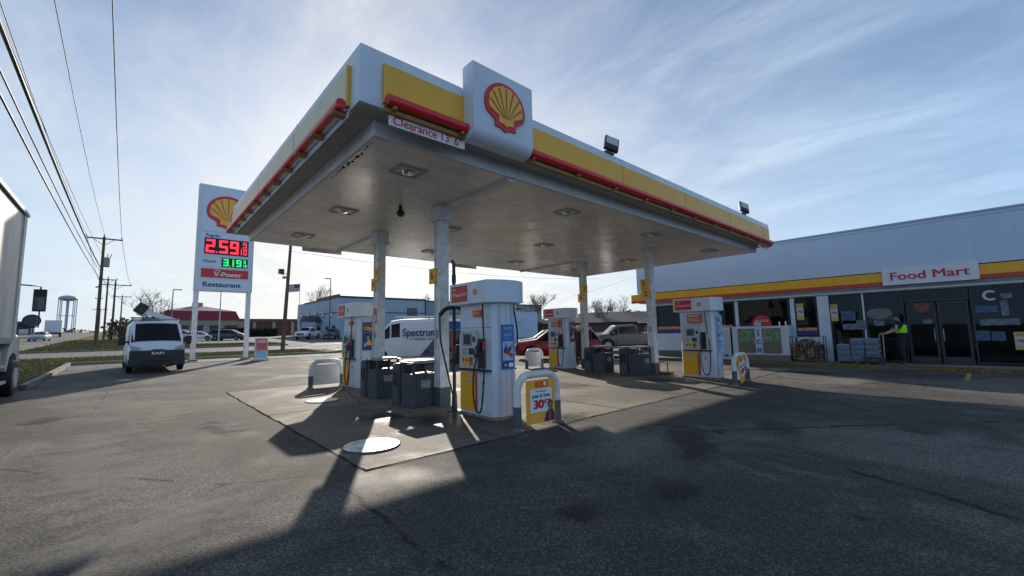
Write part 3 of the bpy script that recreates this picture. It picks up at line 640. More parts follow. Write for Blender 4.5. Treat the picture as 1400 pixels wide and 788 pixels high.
    b = MB(); b.box(-HX-.036, -HX-.031, -.30, -.14, .16, .26); b.build('serial_sticker', letw, t)
    b = MB(); b.box(-HX-.034, -HX-.0305, .10, .20, .60, .72); b.build('warning_sticker', mat('faded sticker', (.7, .62, .4), .6, c2=(.25, .2, .15), vs=20), t)
    for yy_ in (-.09, .09): lk = MB(); lk.tube([(-HX-.030, yy_+.18, .72), (-HX-.040, yy_+.18, .72)], .012, 10); lk.build('lock', steel, t)
    # end poster
    yy = -HY-.10
    if ptype == 'p4': poster(t, 'multi', WFY((.05, yy, 1.35)), .34, 1.15)
    elif ptype == 'p2': poster(t, 'blue', WFY((0, yy, 1.27)), .30, .80)
    else: poster(t, 'navy', WFY((0, yy, 1.50)), .27, .80)
    b = MB(); b.tube([(HX-.02, -HY+.02, 2.06), (HX+.06, -HY+.0, 1.6), (HX+.07, -HY, 1.1)], .016, 8); b.build('hose', black, t, 60)
    return t
make_pump((5.06, 6.38, .006), 'nearest fuel pump, tall white with a blue shop and save poster', 'p2', 'plain')
make_pump((5.08, 12.55, .006), 'farther left fuel pump with a dark blue ten cent poster', 'p1', 'plain')
make_pump((13.36, 11.85, .006), 'white fuel pump behind a blank bollard panel, next to the standing man', 'p3', 'sign')
make_pump((13.38, 6.05, .006), 'white fuel pump with gold edged red header in front of the store', 'p4', 'gold')

# diesel hose mast beside the nearest pump
t = thing('hose_mast', 'tall black hose mast with a hanging fuel hose between column and nearest pump', 'hose mast', (4.84, 7.16, .006))
b = MB(); b.tube([(0, 0, 0), (0, 0, .02)], .15, 16); b.tube([(0, 0, .02), (0, 0, .35), (0, 0, .36)], [.06, .045, .035], 12); b.build('foot', blackm, t, 40)
b = MB(); b.tube([(0, 0, .3), (0, 0, 2.85), (-.0, 0, 2.95), (-.03, .03, 3.02)], [.035, .035, .03, .03], 12); b.tube([(0, 0, 2.55), (0, 0, 2.72)], .045, 12); b.build('mast', blackm, t, 40)
def spline(ctrl, k=8):
    cv = [Vector(p) for p in ctrl]; pts = []
    for i in range(len(cv)-1):
        p0 = cv[max(i-1, 0)]; p1 = cv[i]; p2 = cv[i+1]; p3 = cv[min(i+2, len(cv)-1)]
        for j in range(k):
            q = j/k; pts.append(.5*((2*p1)+(-p0+p2)*q+(2*p0-5*p1+4*p2-p3)*q*q+(-p0+3*p1-3*p2+p3)*q**3))
    return pts+[cv[-1]]
b = MB(); b.tube(spline([(.16, -.14, 1.95), (.08, -.06, 2.05), (0, 0, 2.06), (-.12, .12, 2.02), (-.2, .22, 1.90)]), .045, 10); b.build('hose_arm', blackm, t, 50)
b = MB(); b.tube(spline([(-.2, .22, 1.90), (-.19, .2, 1.4), (-.12, .12, .9), (-.05, .02, .4), (.0, -.04, .2)]), .018, 8); b.tube(spline([(.16, -.14, 1.95), (.17, -.16, 1.5), (.10, -.1, 1.16), (.05, -.06, 1.3), (.12, -.12, 1.7), (.14, -.13, 1.95)]), .016, 8); b.build('hose', black, t, 60)
b = MB(); b.box(-.04, .16, -.14, .02, .92, 1.30, .02); b.tube([(-.02, -.05, 1.3), (.05, -.1, 1.42), (.1, -.12, 1.3)], .03, 8); b.build('nozzle_holder', mat('dark green black plastic', (.012, .03, .022), .4), t, 40)
b = MB(); b.box(-.05, -.036, -.03, .03, 1.2, 1.6, .004); b.build('label', redp, t)

# ------------------------------------------------------------------ service islands: bin + squeegee units
def bin_unit(loc, lb, first=None):
    t = thing('service_bin', lb, 'trash bin', loc, group='charcoal service bins on the islands')
    # local: x depth (0..0.62), y along the island (0..0.95); towel cabinet at high y end facing -x
    body = MB(); body.box(.0, .60, .0, .34, 0, .88, .02); body.box(.02, .30, .06, .28, .875, .90, .008); body.build('squeegee_cabinet', greyd, t)
    MB().box(-.006, .02, .05, .29, .42, .72, .004).build('dispenser_opening', greydark, t)
    MB().box(-.012, .0, .06, .28, .10, .38, .003).build('lower_door', mat('charcoal door', (.075, .088, .10), .55, var=.2), t)
    MB().box(.08, .22, .08, .14, .88, .95, .01).build('squeegee_handle', blackm, t)
    b = MB(); b.box(.02, .62, -.56, -.03, 0, .70, .02)
    for k in range(5): b.box(.10+k*.10, .115+k*.10, -.568, -.56, .06, .66)
    b.build('bin_body', greyd, t)
    MB().box(.20, .42, -.574, -.569, .40, .56).build('sticker', mat('bin sticker', (.35, .36, .34), .6, c2=(.1, .12, .14), vs=18), t)
    b = MB(); b.box(.10, .54, -.50, -.10, .60, .715, .02); b.build('liner', mat('black liner bag', (.01, .01, .011), .3), t)
    b = MB(); b.box(.03, .08, -.55, -.50, .69, .93); b.box(.56, .61, -.55, -.50, .69, .93); b.box(.03, .08, -.09, -.04, .69, .93); b.box(.56, .61, -.09, -.04, .69, .93); b.box(.08, .56, -.5, -.09, .66, .70); b.build('lid_post', greyd, t)
    b = MB(); b.prism([(.0, -.59), (.64, -.59), (.64, .0), (.0, .0)], .025, Matrix.Translation((0, 0, .92))); v0 = [(.06, -.53), (.58, -.53), (.58, -.06), (.06, -.06)]
    b.prism(v0, .03, Matrix.Translation((0, 0, .945))); b.build('lid', mat('bin lid satin', (.30, .32, .34), .22, var=.1), t)
    return t
bin_unit((4.36, 8.55, .006), 'charcoal service bin beside the column nearest the first pump')
bin_unit((4.38, 10.36, .006), 'charcoal service bin beside the farther left column')
bin_unit((12.72, 9.85, .006), 'charcoal service bin right of the standing man')
bin_unit((12.70, 8.30, .006), 'charcoal service bin beside the column nearest the store')
t = thing('pipe_stub', 'short rusty pipe bracket at the foot of the column nearest the store', 'pipe', (13.55, 7.3, .006)); b = MB(); b.tube([(0, 0, 0), (0, 0, .42), (-.0, .2, .42), (0, .3, .42)], .02, 8); b.box(-.1, .1, -.15, .3, 0, .1, .01); b.build('pipe', mat('rusty steel', (.16, .09, .06), .8, var=.3), t)

# ------------------------------------------------------------------ bollard hoops
def hoop(loc, rz, lb, sign, w_=.92, h_=.78, rad=.062):
    t = thing('bollard_hoop', lb, 'bollard', loc, rz, group='hoop bollards at the pump island ends')
    r = .26; pts = [(-w_/2, 0, 0), (-w_/2, 0, h_-r)]
    for k in range(1, 9):
        a = R(180-90*k/8); pts.append((-w_/2+r+r*math.cos(a), 0, h_-r+r*math.sin(a)))
    for k in range(0, 9):
        a = R(90-90*k/8); pts.append((w_/2-r+r*math.cos(a), 0, h_-r+r*math.sin(a)))
    pts.append((w_/2, 0, 0)); MB().tube(pts, rad, 16).build('hoop', white, t, 50)
    for s in (-1, 1):
        b = MB(); b.tube([(s*w_/2, 0, 0), (s*w_/2, 0, .36)], rad+.004, 16); b.build('sleeve', postg, t, 50)
        b = MB(); b.tube([(s*w_/2, 0, 0), (s*w_/2, 0, .03), (s*w_/2, 0, .031)], [rad+.05, rad+.03, rad], 16); b.build('foot', kerbc, t)
    if sign == 'blank':
        p = MB().box(-w_/2+.07, w_/2-.07, -.02, .0, .08, h_-.1, .01).build('panel', mat('blank sign back', (.72, .72, .70), .5, var=.18, vs=4), t)
    elif sign:
        tw = .0 if sign == 'big' else .0
        M0 = Matrix.Translation((0, -.075, .0)) if sign == 'big' else Matrix.Translation((.03, -.07, .0)) @ Matrix.Rotation(R(-14), 4, 'Y')
        sw = .66 if sign == 'big' else .50; sh = .80
        M0 = M0 @ Matrix.Diagonal((1, 1, .86, 1))
        def q(x0, x1, z0, z1, d, mt, name):
            b = MB(); b.box(x0, x1, -d, -d+.004, z0, z1, 0, M0); return b.build(name, mt, p)
        p = MB().box(-sw/2, sw/2, 0, .012, .07, .07+sh, .003, M0).build('promo_sign', emy, t)
        T = lambda s, x, z, sz, mt, bo=.02, wd=None: text(s, sz, mt, p, M0 @ WFY((x, -.012, z)), bold=bo, depth=.001, width=wd)
        q(-.13, .17, .73, .84, .004, orange, 'top_label'); emblem(p, M0 @ WFY((-.04, -.005, .785)), .07, depth=.003); q(.06, .12, .75, .82, .008, letw, 'mark')
        q(-.25 if sign == 'big' else -.19, .25 if sign == 'big' else .19, .27, .70, .007, letw, 'white_card')
        T('New members', 0, .655, .042, letb, 0, .26); T('Join & Save', 0, .57, .085, letb, .02, .42 if sign == 'big' else .34)
        T('30', -.07, .41, .22, letr, .05, .24); T('¢', .09, .47, .12, letr, .05); T('/gal', .17, .48, .05, letr, .02); T('on your', .16, .41, .035, letk, 0); T('first fill', .16, .36, .035, letk, 0)
        b = MB(); b.mi = 0; b.prism([(.06, .075), (.30, .075), (.31, .20), (.25, .30), (.16, .30), (.10, .22)], .0025, M0 @ WFY((0, -.009, 0))); b.mi = 1
        b.prism([(.165, .09), (.20, .09), (.20, .29), (.165, .29)], .003, M0 @ WFY((0, -.012, 0)))
        b.prism([(.205+.055*math.cos(a*.5236), .375+.075*math.sin(a*.5236)) for a in range(12)], .003, M0 @ WFY((0, -.013, 0))); b.mi = 2
        b.prism([(.205+.062*math.cos(a*.5236), .405+.07*math.sin(a*.5236)) for a in range(12)], .002, M0 @ WFY((0, -.0115, 0))); b.build('picture', [mat('maroon print', (.14, .02, .06), .5), mat('print skin tone', (.30, .15, .09), .5), letk], p)
    return t
hoop((5.04, 5.03, .006), 0, 'white hoop bollard with a yellow join and save sign in front of the nearest pump', 'big', h_=.83)
hoop((12.74, 4.68, .006), R(0), 'white hoop bollard with a tilted thirty cent sign near the ice chest', 'small')
hoop((4.47, 13.45, .006), R(180), 'white hoop bollard left of the farther left pump', 'blank')
hoop((12.83, 12.95, .006), 0, 'white hoop bollard with a blank panel beside the pump by the red car', 'blank')

# ------------------------------------------------------------------ store
XS = 20.79
st = thing('store_building', 'long flat roofed store with a pale metal upper wall and dark glass front', 'building', (24.8, 3.4, 0)); sb = st.location.copy()
def sbuild(b, name, mt, parent=None, smooth=0): return b.build(name, mt, parent or st, smooth, origin=sb)
YN, YE = -9.0, 12.75; XB = 32
b = MB()
y = YN
while y < YE-.01:      # vertical ribbed siding in panels
    ye = min(y+.9, YE); b.box(XS, XS+.12, y+.0008, ye-.0008, 3.50, 5.20, .002); y = ye
sbuild(b, 'upper_wall', wall_siding)
b = MB(); b.box(XS-.03, XS+.3, YN, YE+.03, 5.20, 5.27, .004); b.box(XS-.015, XS, YN, YE, 5.09, 5.105); b.box(XS+.3, XB, YE-.3, YE+.03, 5.20, 5.27, .004); sbuild(b, 'coping', mat('coping metal', (.40, .46, .55), .4))
b = MB(); b.box(XS+.12, XB, YE-.12, YE, 3.0, 5.2, .004); b.box(XB-.12, XB, YN, YE-.12, 0, 5.2, .004); b.box(XS+.12, XB, YN, YN+.12, 0, 5.2, .004); sbuild(b, 'side_wall', wall_siding)
sbuild(MB().box(XS+.12, XB-.12, 11.63, 11.75, 0, 3.0, .004), 'side_wall', wall_siding)
sbuild(MB().box(XS+.12, XB, 11.75, YE, 2.96, 2.995, .004), 'overhang_soffit', MATS['light grey plastic'])
sbuild(MB().box(XS+.12, XB-.12, YN+.12, YE-.12, 4.95, 5.05), 'roof', trimd)
sbuild(MB().box(XS+.13, XB-.12, YN+.12, YE-.12, 3.0, 3.05), 'ceiling', greym)
sbuild(MB().box(XS+.13, XB-.12, YN+.12, YE-.12, .12, .15), 'interior_floor', greym)
b = MB(); b.box(XS-.06, XS+.10, YN, YE+.35, 3.12, 3.46, .004); o = sbuild(b, 'yellow_band', yel2)
b = MB(); b.box(XS-.062, XS+.10, YN, YE+.36, 2.99, 3.117, .004); sbuild(b, 'red_band', mat('red band', (.62, .06, .03), .4, var=.1))
b = MB(); b.box(XS-.04, XS+.12, YN, 11.75, 2.74, 2.985, .004); sbuild(b, 'soffit_band', mat('grey soffit band', (.22, .22, .23), .6, var=.2))
b = MB(); b.box(XS-.075, XS-.035, YN, 11.75, 2.78, 2.84, .004); sbuild(b, 'gutter_strip', greyl)
# facade openings: windows between mullions, sill heights differ
segs = [(11.65, 9.92, 1.35), (9.86, 7.74, 1.35), (7.54, 5.52, 1.1), (5.30, 4.55, 1.13), (4.10, 3.12, .2), (3.02, 1.93, .2)]
framew = mat('white window frame', (.62, .68, .76), .4, var=.08)
framed = mat('dark bronze frame', (.03, .032, .036), .4)
for (q0, q1, q2, q3, q4, q5, nm) in [(XS, XS+.12, 11.68, 11.75, .14, 2.74, 'front_wall')]+[(XS, XS+.12, yb-.03+.001, ya+.03-.001, .14, zs-.03, 'sill_wall') for (ya, yb, zs) in segs[:4]]+[(XS, XS+.12, 7.57, 7.71, zs_, 2.74, 'mullion') for zs_ in (1.33,)]+[(XS, XS+.12, 5.33, 5.49, 1.10, 2.74, 'mullion'), (XS-.05, XS+.14, 4.13, 4.515, .14, 2.74, 'pillar'), (XS, XS+.12, 3.04, 3.10, .14, 2.74, 'mullion'), (XS-.03, XS+.12, -1.20, -.92, .14, 2.74, 'pillar'), (XS, XS+.12, 9.87, 9.91, 1.33, 2.74, 'mullion')]:
    sbuild(MB().box(q0, q1, q2, q3, q4, q5, .004), nm, framew)

sbuild(MB().box(XS-.005, XS-.001, 7.75, 11.65, .14, .45), 'base_strip', mat('grey base paint', (.10, .12, .14), .6))
for (ya, yb, zs) in segs + [(.28, -.89, .2), (-1.25, -3.4, .2), (-3.5, -6, .2)]:
    b = MB(); f = .045; b.box(XS+.01, XS+.09, yb, yb+f, zs, 2.72, .003); b.box(XS+.01, XS+.09, ya-f, ya, zs, 2.72, .003); b.box(XS+.01, XS+.09, yb+f, ya-f, zs, zs+f, .003); b.box(XS+.01, XS+.09, yb+f, ya-f, 2.72-f, 2.72, .003)
    fo = sbuild(b, 'window', framed); MB().box(XS+.045, XS+.055, yb+f, ya-f, zs+f, 2.72-f).build('pane', glass, fo, origin=sb)
# doors (pair)
for (ya, yb, hs) in ((1.88, 1.12, 1), (1.08, .34, -1)):
    b = MB(); f = .07; b.box(XS+.02, XS+.07, yb, yb+f, .16, 2.3, .004); b.box(XS+.02, XS+.07, ya-f, ya, .16, 2.3, .004); b.box(XS+.02, XS+.07, yb+f, ya-f, .16, .40, .004); b.box(XS+.02, XS+.07, yb+f, ya-f, 2.22, 2.3, .004)
    do = sbuild(b, 'door', framed); MB().box(XS+.04, XS+.05, yb+f, ya-f, .40, 2.22).build('pane', glass, do, origin=sb)
    yh = yb+.09 if hs == 1 else ya-.09; b = MB(); b.tube([(XS+.02, yh, .95), (XS-.05, yh, .95), (XS-.05, yh, 1.35), (XS+.02, yh, 1.35)], .014, 8); b.build('handle', steel, do, origin=sb)
b = MB(); b.box(XS+.02, XS+.08, .30, 1.92, 2.32, 2.38); b.box(XS+.02, XS+.08, .30, 1.92, 2.66, 2.72); fo = sbuild(b, 'transom', framed); MB().box(XS+.045, XS+.055, .3, 1.92, 2.38, 2.66).build('pane', glass, fo, origin=sb)
# interior shelves with goods (seen dimly)
gm = [mat('goods red', (.45, .04, .03), .5), mat('goods blue', (.04, .12, .4), .5), mat('goods yellow', (.6, .4, .05), .5), mat('goods white', (.6, .6, .58), .5), mat('goods green', (.05, .25, .08), .5)]
random.seed(11)
for k, (x, y0, y1) in enumerate([(22.3, 7.9, 11.3), (22.6, 4.6, 7.4), (22.2, 2.4, 4.0), (22.4, -1.0, .2), (22.6, -5.5, -1.5)]):
    t = thing('store_shelf', ['store shelf of goods behind the left windows', 'store shelf of goods behind the ice chest window', 'store shelf of goods behind the water cases', 'store shelf of goods behind the window right of the doors', 'store shelf of goods behind the farthest right window'][k], 'shelf', (x, y0, .15)); L_ = y1-y0
    b = MB(); b.box(.2, .23, 0, L_, 0, 1.5); 
    for z in (.05, .45, .85, 1.25): b.box(-.2, .2, 0, L_, z, z+.03)
    b.build('rack', greyl, t); b = MB()
    for z in (.08, .48, .88, 1.28):
        y = .03
        while y < L_-.25:
            wd = random.uniform(.1, .22); b.mi = random.randrange(5); b.box(-.16, .15, y, y+wd, z, z+random.uniform(.15, .3)); y += wd+.01
    tag(b.build('goods', gm, t), kind='stuff')
# food mart sign
t = thing('store_sign', 'long white store sign with two red words on the yellow band', 'sign', (XS-.08, 1.2, 3.27))
MB().box(-.06, .02, -1.21, 1.21, -.30, .31, .006).build('sign_box', mat('sign face white', (.74, .74, .78), .35, var=.04), t)
text('Food Mart', .40, letr, t, WFX((-.064, 0, 0)), bold=.018, width=2.0, depth=.006)
# posters on the glass
def wposter(y, z, w_, h_, lb, style):
    t = thing('window_poster', lb, 'poster', (XS-.012, y, z))
    if style == 'gold':
        MB().box(-.003, .003, -w_/2, w_/2, -h_/2, h_/2).build('sheet', mat('poster gold', (.62, .42, .12), .5), t); MB().box(-.006, -.003, -w_*.42, w_*.42, -h_*.25, h_*.22).build('card', greyl, t)
        text('10¢', w_*.5, letk, t, WFX((-.008, 0, 0)), bold=.03, depth=.001); text('SAVE', w_*.26, redd, t, WFX((-.005, 0, h_*.36)), bold=.02, depth=.001)
    elif style == 'band':
        MB().box(-.003, .003, -w_/2, w_/2, -h_/2, h_*.1).build('sheet', navy, t); b = MB(); random.seed(int(y*10))
        b.box(-.004, .002, -w_/2, w_/2, h_*.1, h_/2); b.build('sheet_top', mat('poster orange food', (.65, .16, .05), .5, c2=(.75, .45, .2), vs=9), t)
    elif style == 'pale':
        MB().box(-.003, .003, -w_/2, w_/2, -h_/2, h_/2).build('sheet', mat('poster pale', (.20, .24, .27), .5, c2=(.06, .08, .11), vs=7), t)
    elif style == 'blue': MB().box(-.003, .003, -w_/2, w_/2, -h_/2, h_/2).build('sheet', mat('poster blue', (.03, .07, .14), .5, c2=(.08, .14, .22), vs=7), t)
    elif style in ('oval', 'redoval'):
        b = MB(); b.prism([(w_/2*math.cos(a*.2618), h_/2*math.sin(a*.2618)) for a in range(24)], .004, WFX((0, 0, 0))); b.build('sheet', mat('poster oval grey', (.18, .20, .18), .5, c2=(.10, .13, .14), vs=4) if style == 'oval' else mat('poster red food', (.30, .06, .03), .5, c2=(.12, .03, .02), vs=6), t)
    elif style == 'arc':
        b = MB(); n = 14; pts = [(w_/2*math.cos(R(50+260*k/n)), h_/2*math.sin(R(50+260*k/n))) for k in range(n+1)] + [(w_*.3*math.cos(R(50+260*k/n)), h_*.3*math.sin(R(50+260*k/n))) for k in range(n, -1, -1)]
        for k in range(n): b.prism([pts[k], pts[k+1], pts[2*n-k], pts[2*n+1-k]], .004, WFX((0, 0, 0)))
        b.build('decal', greyl, t)
wposter(5.13, 2.15, .26, .68, 'gold and white price poster on the narrow window left of the white pillar', 'gold')
wposter(3.98, 2.05, .24, .66, 'gold and white price poster on the glass right of the white pillar', 'gold')
wposter(4.93, 1.33, .68, .30, 'orange and navy food poster low on the narrow window', 'band')
wposter(10.7, 1.5, 1.8, .34, 'orange and navy food poster on the far left window', 'band'); wposter(8.8, 1.5, 1.9, .34, 'orange and navy food poster on the second window from the left', 'band')
wposter(2.62, 1.95, .75, .42, 'grey oval poster on the glass beside the person in hi-vis', 'oval'); wposter(2.65, 1.60, .3, .2, 'small pale poster under the grey oval poster', 'pale')
wposter(1.45, 2.12, .42, .36, 'dark red oval poster on the left store door', 'redoval'); wposter(1.35, 1.62, .22, .14, 'small white notice on the left store door', 'pale')
wposter(-.18, 2.42, .36, .34, 'pale arc shaped decal at the top of the right window', 'arc'); wposter(-.52, 2.38, .24, .16, 'small pale notice right of the arc decal', 'pale')
wposter(-.30, 1.55, .85, .20, 'pale strip poster across the right window', 'pale'); wposter(.10, 1.12, .32, .32, 'blue poster low in the right window, left of its pair', 'blue'); wposter(-.24, 1.10, .3, .3, 'blue poster low in the right window, beside the gold one', 'blue')
wposter(-.68, .95, .24, .56, 'grey and gold poster by the white post at the right edge', 'gold'); wposter(-.05, 1.98, .5, .22, 'dark strip poster in the middle of the right window', 'blue'); wposter(-.45, 2.0, .16, .5, 'narrow pale poster in the right window', 'pale')
wposter(3.55, 1.85, .45, .5, 'pale blue poster on the glass above the water cases', 'blue'); wposter(3.4, 1.55, .7, .35, 'pale poster on the glass just above the water cases', 'pale')

# ice chest
icew = mat('ice chest white', (.62, .66, .74), .4, var=.1, vs=5); icet = mat('ice chest tan base', (.20, .175, .13), .6, var=.2)
t = thing('ice_chest', 'white ice chest with blue ICE letters and green bag pictures', 'ice chest', (19.95, 6.5, .145))
MB().box(0, .80, -1.13, 1.09, .22, 1.44, .02).build('cabinet', icew, t); MB().box(.02, .79, -1.10, 1.06, 0, .22, .01).build('base', icet, t)
for k, yc in enumerate((.50, -.48)):
    d_ = MB().box(-.025, -.002, yc-.34, yc+.34, .30, 1.34, .008).build('door', icet, t); MB().box(-.032, -.026, yc-.30, yc+.30, .78, 1.28).build('picture', mat('ice bag green print', (.05, .17, .05), .5, c2=(.30, .42, .28), vs=11), d_)
    MB().box(-.06, -.026, yc-.33 if k == 0 else yc+.29, yc-.29 if k == 0 else yc+.33, .7, .9, .005).build('handle', steel, d_)
iceb = mat('ice blue letters', (.02, .14, .42), .5)
pn = MB().box(-.03, -.002, -.12, .14, .22, 1.60, .004).build('letter_panel', icew, t)
for c_, z in (('I', 1.14), ('c', .80), ('e', .46)): text(c_, .40, iceb, pn, WFX((-.034, .01, z)), bold=.03, depth=.003)
MB().box(-.034, -.031, -.06, .08, 1.38, 1.55).build('panel_top', bluel, pn)
b = MB(); b.prism([(.36*math.cos(R(180*k/14)), .30*math.sin(R(180*k/14))) for k in range(15)] , .04, WFX((0.02, -.15, 1.60))); rs = b.build('top_sign', mat('cool red sign', (.55, .04, .06), .4), t); MB().box(-.02, .02, -.51, .21, 1.45, 1.60).build('top_sign_base', MATS['cool red sign'], rs); text('ICE COLD', .11, letw, rs, WFX((-.025, -.15, 1.66)), bold=.02, width=.5, depth=.001)
b = MB(); b.tube([(.3, -.72, 1.44), (.3, -.72, 1.62)], .03, 10); b.tube([(.3, -.95, 1.44), (.3, -.95, 1.62)], .03, 10); tt = tag(b.build('bottle', white, t), None)
# vending-like white machine left of the ice chest, and a second poster board
t = thing('propane_locker', 'tall pale locker with a dark side left of the ice chest', 'locker', (19.98, 7.92, .145)); MB().box(0, .7, -.24, .26, 0, 1.42, .015).build('cabinet', icew, t); MB().box(-.006, -.001, -.2, .22, .1, 1.3).build('door', mat('locker door', (.50, .56, .64), .4), t)
MB().box(.02, .68, -.248, -.241, .04, 1.38).build('side_panel', greydark, t); MB().box(-.01, -.006, -.12, .06, .1, .22).build('decal', blue, t)
t = thing('trash_can', 'brown square trash can with a white hooped lid by the store wall', 'trash can', (20.2, 9.4, .145)); MB().box(-.22, .22, -.24, .24, 0, .85, .03).build('body', mat('tan pebble finish', (.26, .19, .15), .8, var=.4, vs=30), t)
b = MB(); b.tube([(-.23, .28, 0), (-.23, .28, .95), (-.23, .2, 1.08), (-.23, -.2, 1.08), (-.23, -.28, .95), (-.23, -.28, 0)], .03, 8); b.build('guard', white, t, 40)
# firewood rack with individual logs
t = thing('firewood_rack', 'black steel rack holding split firewood below the narrow window', 'rack', (20.1, 4.8, .145))
b = MB()
for s in (-.56, .56):
    for x in (-.17, .17): b.tube([(x, s, 0), (x, s, 1.0)], .015, 6)
    b.tube([(-.17, s, 1.0), (.17, s, 1.0)], .015, 6)
for x in (-.17, .17): b.tube([(x, -.56, .08), (x, .56, .08)], .015, 6)
b.build('frame', blackm, t)
logm = mat('log bark', (.07, .05, .036), .9, var=.4, vs=9); endm = mat('cut log end', (.19, .135, .09), .85, c2=(.07, .05, .035), vs=12)
random.seed(21); protos = []
for k in range(6):
    b = MB(); n = random.choice((3, 4, 4, 5)); pts = []
    for i in range(n):
        a = 2*math.pi*i/n; r = random.uniform(.055, .10); pts.append((r*math.cos(a), r*math.sin(a)))
    M_ = Matrix.Rotation(R(-90), 4, 'Y') @ Matrix.Translation((0, 0, -.2)); b.prism(pts, .40, M_)
    for f in b.bm.faces:
        f.material_index = 1 if len(f.verts) == n else 0
    protos.append(b.build('firewood_log', [logm, [endm, mat('weathered log end', (.10, .075, .055), .9), mat('pale log end', (.27, .20, .13), .9)][k % 3]]))
used = set(); rows = [(.13, 8), (.25, 8), (.37, 8), (.49, 8), (.61, 8), (.72, 6), (.82, 3)]
for (z, n) in rows:
    for i in range(n):
        k = random.randrange(6); o = protos[k] if k not in used else protos[k].copy()
        if k in used: col.objects.link(o)
        used.add(k); o.location = (20.1-random.uniform(-.03, .05), 4.8+(i-(n-1)/2)*.128+random.uniform(-.01, .01), .145+z); o.rotation_euler = (random.uniform(0, 6), 0, random.uniform(-.06, .06))
        tag(o, 'split firewood log stacked in the black rack by the store', 'log', 'firewood logs in the rack')
for k in range(6):
    if k not in used: bpy.data.objects.remove(protos[k])
# water cases
wrap = mat('water pack blue wrap', (.06, .12, .20), .2, c2=(.22, .28, .34), vs=16); capw = mat('pack bottles clear', (.12, .16, .20), .12, c2=(.30, .35, .4), vs=30)
b = MB(); b.mi = 0; b.box(-.14, .14, -.20, .20, .02, .15, .02); b.mi = 1
for i in range(4):
    for j in range(6): b.tube([(-.105+i*.07, -.165+j*.066, .0), (-.105+i*.07, -.165+j*.066, .17), (-.105+i*.07, -.165+j*.066, .205)], [.031, .031, .014], 6)
case = b.build('water_case', [wrap, capw]); first = True
t = thing('pallet', 'low grey pallet under the cases of bottled water', 'pallet', (20.15, 3.22, .145)); b = MB()
for k in range(5): b.box(-.32+k*.14, -.23+k*.14, -.66, .66, .06, .08)
for k in (-.6, 0, .55): b.box(-.32, .33, k, k+.06, 0, .06)
b.build('boards', mat('grey pallet wood', (.15, .13, .11), .9), t)
for r_ in range(4):
    for c_ in range(3):
        for x_ in (-.15, .15):
            if r_ == 3 and c_ == 2: continue
            o = case if first else case.copy()
            if not first: col.objects.link(o)
            first = False; o.location = (20.15+x_, 2.80+c_*.42+random.uniform(-.01, .01), .228+r_*.208); tag(o, 'shrink-wrapped case of water bottles stacked outside the store', 'water case', 'cases of bottled water')

# ------------------------------------------------------------------ vehicles
def car_paint(name, c, rough=.28, metal=.0): return mat('paint '+name, c, rough, metal, var=.05, vs=2, spec=.6)
def wheel(parent, x, y, r, wd=.22, rimm=None):
    s = 1 if y > 0 else -1
    b = MB(); b.tube([(0, s*-.5*wd, 0), (0, s*-.46*wd, 0), (0, s*.40*wd, 0), (0, s*.5*wd, 0)], [r*.93, r, r, r*.93], 24); b.bm.transform(Matrix.Translation((x, y-s*wd*.4, r))); wt = b.build('wheel', black, parent, 40)
    b = MB(); b.tube([(0, s*.49*wd, 0), (0, s*.53*wd, 0)], [r*.66, r*.60], 20)
    for k in range(6):
        a = k*math.pi/3; b.box(-r*.08, r*.08, s*.5*wd if s > 0 else s*.58*wd, s*.58*wd if s > 0 else s*.5*wd, 0, r*.6, 0, Matrix.Rotation(a, 4, 'Y'))
    b.bm.transform(Matrix.Translation((x, y-s*wd*.4, r))); b.build('rim', rimm or mat('dull alloy rim', (.22, .225, .23), .5, metal=.5), wt, 30)
